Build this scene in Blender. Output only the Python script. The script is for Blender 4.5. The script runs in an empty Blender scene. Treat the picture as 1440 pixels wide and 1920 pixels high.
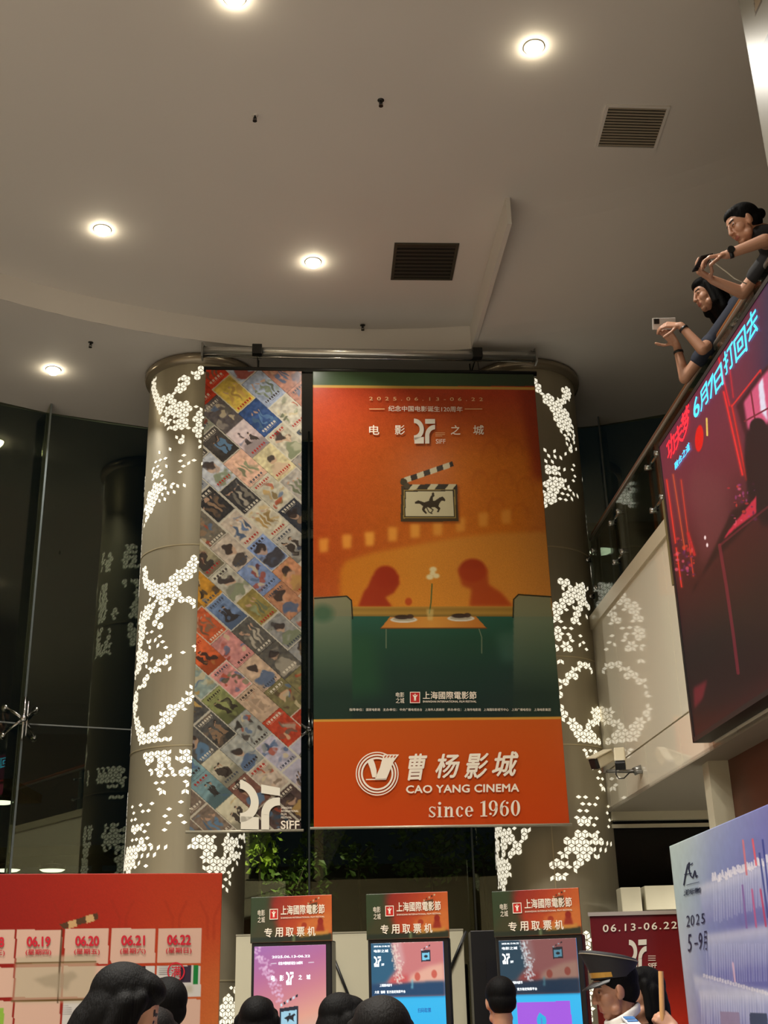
import bpy, math, random
import numpy as np
from mathutils import Vector, Matrix, Euler

random.seed(7)
S = bpy.context.scene
COL = S.collection

# ------------------------------------------------------------------ camera, view, world, lamps
F_PX = 2250.0
CAM = np.array([0.0, 0.0, 1.65])
PITCH = math.atan(F_PX / 5602.0)
ROLL = -math.asin((145 / 6038) / math.cos(PITCH))
_w = np.array([0, math.cos(PITCH), math.sin(PITCH)])
_r0 = np.array([1.0, 0, 0]); _u0 = np.array([0, -math.sin(PITCH), math.cos(PITCH)])
_r = math.cos(ROLL) * _r0 + math.sin(ROLL) * _u0
_u = -math.sin(ROLL) * _r0 + math.cos(ROLL) * _u0

cd = bpy.data.cameras.new('camera'); cam = bpy.data.objects.new('camera', cd); COL.objects.link(cam)
cd.sensor_fit = 'HORIZONTAL'; cd.sensor_width = 36.0; cd.lens = F_PX / 1440 * 36.0
cd.clip_start = 0.05; cd.clip_end = 200
cam.matrix_world = Matrix(((_r[0], _u[0], -_w[0], CAM[0]), (_r[1], _u[1], -_w[1], CAM[1]), (_r[2], _u[2], -_w[2], CAM[2]), (0, 0, 0, 1)))
S.camera = cam

S.view_settings.view_transform = 'Standard'; S.view_settings.look = 'None'
S.view_settings.exposure = 0.0; S.view_settings.gamma = 1.0; S.view_settings.use_curve_mapping = False
S.cycles.use_denoising = True
S.cycles.use_adaptive_sampling = True; S.cycles.adaptive_threshold = 0.02
S.cycles.max_bounces = 7; S.cycles.diffuse_bounces = 4; S.cycles.glossy_bounces = 4
S.cycles.transmission_bounces = 8; S.cycles.transparent_max_bounces = 12
S.cycles.sample_clamp_indirect = 4.0; S.cycles.caustics_reflective = False; S.cycles.caustics_refractive = False

wd = bpy.data.worlds.new('night_sky'); S.world = wd; wd.use_nodes = True
wd.node_tree.nodes['Background'].inputs[0].default_value = (0.10, 0.16, 0.22, 1)
wd.node_tree.nodes['Background'].inputs[1].default_value = 0.02

WARM = (1.0, 0.945, 0.855)
LAMP_POWER = 36.0        # each ceiling downlight in view
HALL_POWER = 104.0        # each unseen fill lamp added over and behind the photographer

def lamp(name, loc, power, size=0.14, col=WARM, spread=math.radians(150), parent=None, aim=None):
    l = bpy.data.lights.new(name, 'AREA'); l.shape = 'DISK'; l.size = size; l.energy = power; l.color = col; l.spread = spread
    o = bpy.data.objects.new(name, l); COL.objects.link(o); o.location = loc
    if aim is not None:
        o.rotation_euler = (Vector(aim) - Vector(loc)).to_track_quat('-Z', 'Y').to_euler()
    if parent: o.parent = parent
    return o

for lx, ly, lk in ((-3.0, 4.6, 1), (-.2, 4.4, .9), (-4.6, 2.2, 1), (-1.5, 2.0, 1), (1.0, 1.2, .45), (-3.0, -0.4, 1), (0.1, -0.9, .8), (-4.4, 3.7, 1), (-1.6, 4.9, 1), (.6, 4.7, .2)):
    lamp('hall_fill_lamp', (lx, ly, 7.46), HALL_POWER*lk, 0.3, spread=math.radians(128))  # unseen lamps added as general fill for the hall

# ------------------------------------------------------------------ photograph pixel <-> place
def ray(px, py):
    px = np.asarray(px, float); py = np.asarray(py, float)
    return _w + ((px - 720) / F_PX)[..., None] * _r - ((py - 960) / F_PX)[..., None] * _u
def proj(P):
    d = np.asarray(P, float) - CAM; z = d @ _w
    return 720 + F_PX * (d @ _r) / z, 960 - F_PX * (d @ _u) / z
def on_z(px, py, z): d = ray(px, py); return CAM + d * ((z - CAM[2]) / d[2])
def on_y(px, py, y): d = ray(px, py); return CAM + d * ((y - CAM[1]) / d[1])
def on_plane(px, py, pl):
    p, n = np.asarray(pl[0], float), np.asarray(pl[1], float)
    d = ray(px, py); return CAM + d * (((p - CAM) @ n) / (d @ n))[..., None]

# ------------------------------------------------------------------ materials
def lin(c):
    c = np.asarray(c, float) / 255.0
    return np.where(c <= 0.04045, c / 12.92, ((c + 0.055) / 1.055) ** 2.4)
MATS = {}
def mat(name, rgb=(128, 128, 128), rough=0.5, metal=0.0, emit=0.0, spec=0.5, coat=0.0, vary=0.0, vscale=8.0, bump=0.0, bscale=60.0, stretch=None):
    if name in MATS: return MATS[name]
    m = bpy.data.materials.new(name); m.use_nodes = True; nt = m.node_tree; b = nt.nodes['Principled BSDF']
    c = (*[float(v) for v in lin(rgb)], 1.0)
    b.inputs['Base Color'].default_value = c; b.inputs['Roughness'].default_value = rough; b.inputs['Metallic'].default_value = metal
    b.inputs['Specular IOR Level'].default_value = spec; b.inputs['Coat Weight'].default_value = coat
    if emit:
        b.inputs['Emission Color'].default_value = c; b.inputs['Emission Strength'].default_value = emit
    if vary or bump:
        tc = nt.nodes.new('ShaderNodeTexCoord'); mp = nt.nodes.new('ShaderNodeMapping'); nt.links.new(tc.outputs['Object'], mp.inputs['Vector'])
        if stretch: mp.inputs['Scale'].default_value = stretch
    if vary:
        n = nt.nodes.new('ShaderNodeTexNoise'); n.inputs['Scale'].default_value = vscale; n.inputs['Detail'].default_value = 6
        nt.links.new(mp.outputs['Vector'], n.inputs['Vector'])
        mx = nt.nodes.new('ShaderNodeMix'); mx.data_type = 'RGBA'
        mx.inputs[6].default_value = (*[v * (1 - vary) for v in c[:3]], 1); mx.inputs[7].default_value = (*[min(1, v * (1 + vary)) for v in c[:3]], 1)
        nt.links.new(n.outputs['Fac'], mx.inputs[0]); nt.links.new(mx.outputs[2], b.inputs['Base Color'])
    if bump:
        n = nt.nodes.new('ShaderNodeTexNoise'); n.inputs['Scale'].default_value = bscale; n.inputs['Detail'].default_value = 4
        nt.links.new(mp.outputs['Vector'], n.inputs['Vector'])
        bp = nt.nodes.new('ShaderNodeBump'); bp.inputs['Strength'].default_value = bump; bp.inputs['Distance'].default_value = 0.01
        nt.links.new(n.outputs['Fac'], bp.inputs['Height']); nt.links.new(bp.outputs['Normal'], b.inputs['Normal'])
    MATS[name] = m; return m
def print_mat(name, rough=0.35, emit=0.0, spec=0.5, gain=1.0):
    """printed sheet or screen: the picture is the sheet's own colour, stored per vertex"""
    if name in MATS: return MATS[name]
    m = bpy.data.materials.new(name); m.use_nodes = True; nt = m.node_tree; b = nt.nodes['Principled BSDF']
    a = nt.nodes.new('ShaderNodeVertexColor'); a.layer_name = 'Print'
    g = nt.nodes.new('ShaderNodeVectorMath'); g.operation = 'SCALE'; g.inputs['Scale'].default_value = gain
    nt.links.new(a.outputs['Color'], g.inputs[0])
    b.inputs['Roughness'].default_value = rough; b.inputs['Specular IOR Level'].default_value = spec
    if emit:
        b.inputs['Base Color'].default_value = (0.01, 0.01, 0.01, 1)
        nt.links.new(g.outputs[0], b.inputs['Emission Color']); b.inputs['Emission Strength'].default_value = emit
    else:
        nt.links.new(g.outputs[0], b.inputs['Base Color'])
    MATS[name] = m; return m
def glass_mat(name, tint=(235, 240, 238), ior=1.5, boost=1.0):
    if name in MATS: return MATS[name]
    m = bpy.data.materials.new(name); m.use_nodes = True; nt = m.node_tree; nt.nodes.clear()
    o = nt.nodes.new('ShaderNodeOutputMaterial'); t = nt.nodes.new('ShaderNodeBsdfTransparent'); g = nt.nodes.new('ShaderNodeBsdfGlossy')
    f = nt.nodes.new('ShaderNodeFresnel'); f.inputs['IOR'].default_value = ior
    k = nt.nodes.new('ShaderNodeMath'); k.operation = 'MULTIPLY'; k.inputs[1].default_value = boost; k.use_clamp = True
    mx = nt.nodes.new('ShaderNodeMixShader')
    t.inputs[0].default_value = (*[float(v) for v in lin(tint)], 1); g.inputs['Roughness'].default_value = 0.0
    nt.links.new(f.outputs[0], k.inputs[0]); nt.links.new(k.outputs[0], mx.inputs[0])
    nt.links.new(t.outputs[0], mx.inputs[1]); nt.links.new(g.outputs[0], mx.inputs[2]); nt.links.new(mx.outputs[0], o.inputs[0])
    MATS[name] = m; return m

# ------------------------------------------------------------------ objects, tags
ROOT = {}
def tag(o, label=None, cat=None, group=None, kind=None):
    if label: o['label'] = label
    if cat: o['category'] = cat
    if group: o['group'] = group
    if kind: o['kind'] = kind
    return o
def thing(name, loc, label, cat, group=None, rz=0.0, kind=None):
    o = bpy.data.objects.new(name, None); COL.objects.link(o); o.empty_display_size = 0.1
    o.location = [float(v) for v in loc]; o.rotation_euler = (0, 0, rz)
    ROOT[o.name] = (Matrix.Translation(Vector([float(v) for v in loc])) @ Matrix.Rotation(rz, 4, 'Z')).inverted()
    return tag(o, label, cat, group, kind)
def root_of(o):
    while o.parent: o = o.parent
    return o
def kids(o): return [c for c in bpy.data.objects if c.parent == o]
def copy_tree(o, parent=None):
    c = o.copy(); COL.objects.link(c)
    if parent: c.parent = parent
    for ch in kids(o): copy_tree(ch, c)
    return c

def raw_object(name, verts, faces, mats, midx=None, parent=None, loc=None, smooth=False, local=False, bevel=0.0):
    me = bpy.data.meshes.new(name)
    V = np.asarray(verts, float)
    if parent is not None and not local:
        M = np.array(ROOT[root_of(parent).name]); V = V @ M[:3, :3].T + M[:3, 3]
    elif loc is not None:
        V = V - np.asarray(loc, float)
    me.from_pydata([tuple(v) for v in V], [], faces)
    for m in mats: me.materials.append(m)
    if midx is not None: me.polygons.foreach_set('material_index', midx)
    if smooth: me.polygons.foreach_set('use_smooth', [True] * len(me.polygons))
    me.update()
    o = bpy.data.objects.new(name, me); COL.objects.link(o)
    if parent is not None: o.parent = parent
    elif loc is not None: o.location = [float(v) for v in loc]
    if bevel:
        b = o.modifiers.new('bevel', 'BEVEL'); b.width = bevel; b.segments = 2; b.limit_method = 'ANGLE'
    return o

class MB:
    def __init__(s): s.v = []; s.f = []; s.m = []
    def add(s, verts, faces, mi=0):
        k = len(s.v); s.v.extend([tuple(float(c) for c in v) for v in verts])
        s.f.extend([tuple(i + k for i in f) for f in faces]); s.m.extend([mi] * len(faces)); return s
    def box(s, c, size, rz=0.0, R=None, mi=0):
        c = np.asarray(c, float); h = np.asarray(size, float) / 2
        if R is None:
            cz, sz = math.cos(rz), math.sin(rz); R = np.array([[cz, -sz, 0], [sz, cz, 0], [0, 0, 1]])
        vs = [c + R @ (h * np.array(k)) for k in ((-1,-1,-1),(1,-1,-1),(1,1,-1),(-1,1,-1),(-1,-1,1),(1,-1,1),(1,1,1),(-1,1,1))]
        return s.add(vs, [(0,3,2,1),(4,5,6,7),(0,1,5,4),(1,2,6,5),(2,3,7,6),(3,0,4,7)], mi)
    def hexa(s, q0, q1, mi=0):
        """solid between two matching quads"""
        return s.add(list(q0) + list(q1), [(0,3,2,1),(4,5,6,7),(0,1,5,4),(1,2,6,5),(2,3,7,6),(3,0,4,7)], mi)
    def prism(s, poly, off, mi=0):
        n = len(poly); off = np.asarray(off, float); P = [np.asarray(p, float) for p in poly]
        return s.add(P + [p + off for p in P], [tuple(range(n))[::-1], tuple(range(n, 2*n))] + [(i, (i+1) % n, n + (i+1) % n, n + i) for i in range(n)], mi)
    def tube(s, pts, r, n=10, mi=0, cap=True):
        P = [np.asarray(p, float) for p in pts]; rr = r if hasattr(r, '__len__') else [r] * len(P)
        vs = []; prev = None
        for i, p in enumerate(P):
            t = P[min(i+1, len(P)-1)] - P[max(i-1, 0)]; t = t / (np.linalg.norm(t) + 1e-12)
            a = prev if prev is not None else (np.array([0,0,1.0]) if abs(t[2]) < 0.9 else np.array([1.0,0,0]))
            a = a - t * (a @ t); a /= np.linalg.norm(a) + 1e-12; prev = a; b = np.cross(t, a)
            vs += [p + rr[i] * (math.cos(q) * a + math.sin(q) * b) for q in [2*math.pi*k/n for k in range(n)]]
        fs = [(i*n + k, i*n + (k+1) % n, (i+1)*n + (k+1) % n, (i+1)*n + k) for i in range(len(P)-1) for k in range(n)]
        if cap: fs += [tuple(range(n))[::-1], tuple(range((len(P)-1)*n, len(P)*n))]
        return s.add(vs, fs, mi)
    def lathe(s, prof, c, n=32, mi=0, R=None):
        c = np.asarray(c, float); vs = []
        for r, z in prof:
            for k in range(n):
                q = np.array([r*math.cos(2*math.pi*k/n), r*math.sin(2*math.pi*k/n), z]); vs.append(c + (R @ q if R is not None else q))
        m = len(prof)
        return s.add(vs, [(i*n + k, i*n + (k+1) % n, (i+1)*n + (k+1) % n, (i+1)*n + k) for i in range(m-1) for k in range(n)], mi)
    def build(s, name, mats, parent=None, loc=None, smooth=False, local=False, bevel=0.0):
        if not isinstance(mats, (list, tuple)): mats = [mats]
        return raw_object(name, s.v, s.f, mats, s.m, parent, loc, smooth, local, bevel)
def struct(o): o['kind'] = 'structure'; return o

# ------------------------------------------------------------------ lettering and flat marks
_TXT = {}
def text2d(body, bold=0.0, space=1.0, shear=0.0):
    key = (body, bold, space, shear)
    if key not in _TXT:
        c = bpy.data.curves.new('lettering', 'FONT'); c.body = body; c.space_character = space; c.shear = shear; c.resolution_u = 3
        o = bpy.data.objects.new('lettering', c); COL.objects.link(o)
        me = bpy.data.meshes.new_from_object(o.evaluated_get(bpy.context.evaluated_depsgraph_get()))
        v = np.array([x.co[:2] for x in me.vertices]); f = [tuple(p.vertices) for p in me.polygons]
        if bold:                                   # heavier strokes: the outline repeated a little to each side
            k0 = len(v); cp = [v + bold*np.array(d) for d in ((0, 0), (1, 0), (-1, 0), (0, 1), (0, -1), (.8, .8))]
            f = [tuple(i + k0*q for i in p) for q in range(len(cp)) for p in f]; v = np.concatenate(cp); lay_ = np.repeat(np.arange(len(cp)), k0)
        else: lay_ = np.zeros(len(v))
        lo, hi = v.min(0), v.max(0); v = (v - lo) / np.maximum(hi - lo, 1e-6); v[:, 1] = 1 - v[:, 1]; v = np.column_stack([v, lay_])
        bpy.data.objects.remove(o); bpy.data.curves.remove(c); bpy.data.meshes.remove(me)
        _TXT[key] = (v, f)
    return _TXT[key]
def corners(box):
    if len(box) == 4 and not hasattr(box[0], '__len__'):
        x0, y0, x1, y1 = box; return [(x0, y0), (x1, y0), (x1, y1), (x0, y1)]
    return list(box)
def lay(mb, v, f, box, pl, mi=0, off=0.002):
    """lay a flat unit shape (y down) on the plane pl inside the box whose corners are seen at these pixels"""
    c = [on_plane(x, y, pl) for x, y in corners(box)]; n = np.asarray(pl[1], float); n = n / np.linalg.norm(n)
    if (CAM - np.asarray(pl[0])) @ n < 0: n = -n
    v = np.asarray(v, float); s, t = v[:, 0:1], v[:, 1:2]; off = off + (v[:, 2:3]*.0002 if v.shape[1] > 2 else 0)
    P = (1-s)*(1-t)*c[0] + s*(1-t)*c[1] + s*t*c[2] + (1-s)*t*c[3] + n * off
    mb.add(P, f, mi)
def write(mb, body, box, pl, mi=0, bold=0.0, space=1.0, off=0.002, shear=0.0):
    v, f = text2d(body, bold, space, shear); lay(mb, v, f, box, pl, mi, off)
def polys(mb, plist, box, pl, mi=0, off=0.002):
    for p in plist: lay(mb, p, [tuple(range(len(p)))], box, pl, mi, off)
def arc_strip(cx, cy, ro, ri, a0, a1, n=18, ax=1.0, ay=1.0):
    out = []
    for i in range(n):
        a, b = math.radians(a0 + (a1-a0)*i/n), math.radians(a0 + (a1-a0)*(i+1)/n)
        out.append([(cx+ax*ro*math.cos(a), cy+ay*ro*math.sin(a)), (cx+ax*ro*math.cos(b), cy+ay*ro*math.sin(b)), (cx+ax*ri*math.cos(b), cy+ay*ri*math.sin(b)), (cx+ax*ri*math.cos(a), cy+ay*ri*math.sin(a))])
    return out
def px_polys(mb, plist, pl, mi=0, off=.002):
    n = np.asarray(pl[1], float); n = n/np.linalg.norm(n)
    for p in plist:
        P = [on_plane(x, y, pl)+n*off for x, y in p]; mb.add(P, [tuple(range(len(P)))], mi)
def mark27():
    p = arc_strip(0.0, 0.43, 0.47, 0.27, -90, 90, 20, 1.0, 0.91)
    p += [[(0.02, 0.74), (0.47, 0.74), (0.47, 1.0), (0.02, 1.0)], [(0.53, 0.02), (1.0, 0.02), (1.0, 0.21), (0.53, 0.21)]]
    p += arc_strip(1.0, 0.68, 0.47, 0.27, 180, 270, 12, 1.0, 0.91)
    p += [[(0.53, 0.67), (0.73, 0.67), (0.73, 1.0), (0.53, 1.0)]]
    return p
def seal_marks():
    """white figure with raised arms inside the square seal"""
    return [[(0.30,0.25),(0.42,0.34),(0.58,0.34),(0.70,0.25),(0.74,0.32),(0.60,0.48),(0.60,0.80),(0.53,0.80),(0.50,0.60),(0.47,0.80),(0.40,0.80),(0.40,0.48),(0.26,0.32)],
            [(0.44,0.18),(0.56,0.18),(0.56,0.30),(0.44,0.30)]]
def frame_marks(t=0.05):
    return [[(0,0),(1,0),(1,t),(0,t)],[(0,1-t),(1,1-t),(1,1),(0,1)],[(0,t),(t,t),(t,1-t),(0,1-t)],[(1-t,t),(1,t),(1,1-t),(1-t,1-t)]]

# ------------------------------------------------------------------ printed pictures
class Art:
    """a sheet of fine quads on a plane; its picture is drawn where the photograph shows each spot of the sheet"""
    def __init__(s, P0, U, V, nx, ny):
        s.P0, s.U, s.V, s.nx, s.ny = (np.asarray(P0, float), np.asarray(U, float), np.asarray(V, float), nx, ny)
        u, v = np.meshgrid(np.linspace(0, 1, nx+1), np.linspace(0, 1, ny+1)); s.u, s.v = u, v
        s.P = s.P0 + u[..., None]*s.U + v[..., None]*s.V
        s.X, s.Y = proj(s.P); s.img = np.zeros((ny+1, nx+1, 3)); s.rng = np.random.RandomState(3)
    def mask_poly(s, pts):
        X, Y = s.X, s.Y; m = np.zeros(X.shape, bool); n = len(pts)
        xs = [p[0] for p in pts]; ys = [p[1] for p in pts]
        bb = (X > min(xs)-1) & (X < max(xs)+1) & (Y > min(ys)-1) & (Y < max(ys)+1)
        x, y = X[bb], Y[bb]; c = np.zeros(x.shape, bool)
        for i in range(n):
            (x0, y0), (x1, y1) = pts[i], pts[(i+1) % n]
            if y0 == y1: continue
            k = ((y0 > y) != (y1 > y)) & (x < (x1-x0)*(y-y0)/(y1-y0)+x0); c ^= k
        m[bb] = c; return m.astype(float)
    @staticmethod
    def blur(m, k):
        k = int(k)
        if k < 1: return m
        for ax in (0, 1):
            for _ in range(2):
                p = np.pad(m, [(k+1, k) if a == ax else (0, 0) for a in (0, 1)], mode='edge'); c = np.cumsum(p, axis=ax)
                m = (np.take(c, range(2*k+1, c.shape[ax]), axis=ax) - np.take(c, range(0, c.shape[ax]-2*k-1), axis=ax)) / (2*k+1)
        return m
    def blend(s, m, col, a=1.0):
        m = np.clip(m * a, 0, 1)[..., None]; s.img = s.img*(1-m) + np.asarray(col, float)*m
    def poly(s, pts, col, a=1.0, soft=0): s.blend(s.blur(s.mask_poly(pts), soft), col, a)
    def ell(s, cx, cy, rx, ry, col, a=1.0, soft=0.12, ang=0.0):
        q = math.radians(ang); dx, dy = s.X-cx, s.Y-cy; x = dx*math.cos(q)+dy*math.sin(q); y = -dx*math.sin(q)+dy*math.cos(q)
        d = np.sqrt((x/rx)**2+(y/ry)**2); s.blend(np.clip((1-d)/soft, 0, 1), col, a)
    def line(s, pts, w, col, a=1.0):
        m = np.zeros(s.X.shape)
        for (x0, y0), (x1, y1) in zip(pts[:-1], pts[1:]):
            L = math.hypot(x1-x0, y1-y0) + 1e-9; t = np.clip(((s.X-x0)*(x1-x0)+(s.Y-y0)*(y1-y0))/L**2, 0, 1)
            d = np.hypot(s.X-x0-t*(x1-x0), s.Y-y0-t*(y1-y0)); m = np.maximum(m, np.clip(w/2-d+0.5, 0, 1))
        s.blend(m, col, a)
    def grad(s, key, stops, m=None, a=1.0):
        k = np.asarray([p for p, _ in stops], float); c = np.asarray([q for _, q in stops], float)
        col = np.stack([np.interp(key, k, c[:, i]) for i in range(3)], -1)
        m = np.ones(s.X.shape) if m is None else m; m = np.clip(m*a, 0, 1)[..., None]; s.img = s.img*(1-m) + col*m
    def noise(s, amp, k=0):
        n = s.rng.rand(*s.X.shape)-0.5
        if k: n = s.blur(n, k)*(k*2.2)
        s.img = s.img*(1+amp*n[..., None])
    def sheet(s, name, m, parent, thick=0.004, back=None, wave=0.0):
        n = np.cross(s.U, s.V); n /= np.linalg.norm(n)
        if (CAM - s.P0) @ n < 0: n = -n
        P = s.P + (n * 1.0)*(wave*(1+np.sin(s.u*9+s.v*3))*np.sin(s.v*math.pi)*np.sin(s.u*math.pi))[..., None] if wave else s.P
        nx, ny = s.nx, s.ny; V = P.reshape(-1, 3)
        i = np.arange((nx+1)*(ny+1)).reshape(ny+1, nx+1); Q = np.stack([i[:-1, :-1], i[1:, :-1], i[1:, 1:], i[:-1, 1:]], -1).reshape(-1, 4)
        M = np.array(ROOT[root_of(parent).name]); V = V @ M[:3, :3].T + M[:3, 3]
        Nl = M[:3, :3] @ n
        ring = np.concatenate([i[0, :], i[1:, -1], i[-1, -2::-1], i[-2:0:-1, 0]]); nr = len(ring); nv = len(V)
        Vb = V[ring] - Nl*thick; V = np.concatenate([V, Vb])
        side = np.stack([ring, np.roll(ring, -1), nv + (np.arange(nr)+1) % nr, nv + np.arange(nr)], -1)
        me = bpy.data.meshes.new(name)
        quads = np.concatenate([Q, side]); nq = len(quads)
        nl = nq*4 + nr
        me.vertices.add(len(V)); me.vertices.foreach_set('co', V.astype(np.float32).ravel())
        me.loops.add(nl); me.polygons.add(nq+1)
        me.loops.foreach_set('vertex_index', np.concatenate([quads.ravel(), nv + np.arange(nr)]).astype(np.int32))
        me.polygons.foreach_set('loop_start', np.concatenate([np.arange(nq)*4, [nq*4]]).astype(np.int32))
        me.polygons.foreach_set('loop_total', np.concatenate([np.full(nq, 4), [nr]]).astype(np.int32))
        mi = np.zeros(nq+1, np.int32); mi[len(Q):] = 1
        me.materials.append(m); me.materials.append(back or mat('sheet_back', (190, 188, 180), 0.6)); me.polygons.foreach_set('material_index', mi)
        me.update(calc_edges=True)
        at = me.color_attributes.new('Print', 'FLOAT_COLOR', 'POINT')
        C = np.ones((len(V), 4), np.float32); C[:nv, :3] = lin(np.clip(s.img, 0, 255)).reshape(-1, 3)
        at.data.foreach_set('color', C.ravel()); me.validate()
        o = bpy.data.objects.new(name, me); COL.objects.link(o); o.parent = parent; return o
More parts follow.
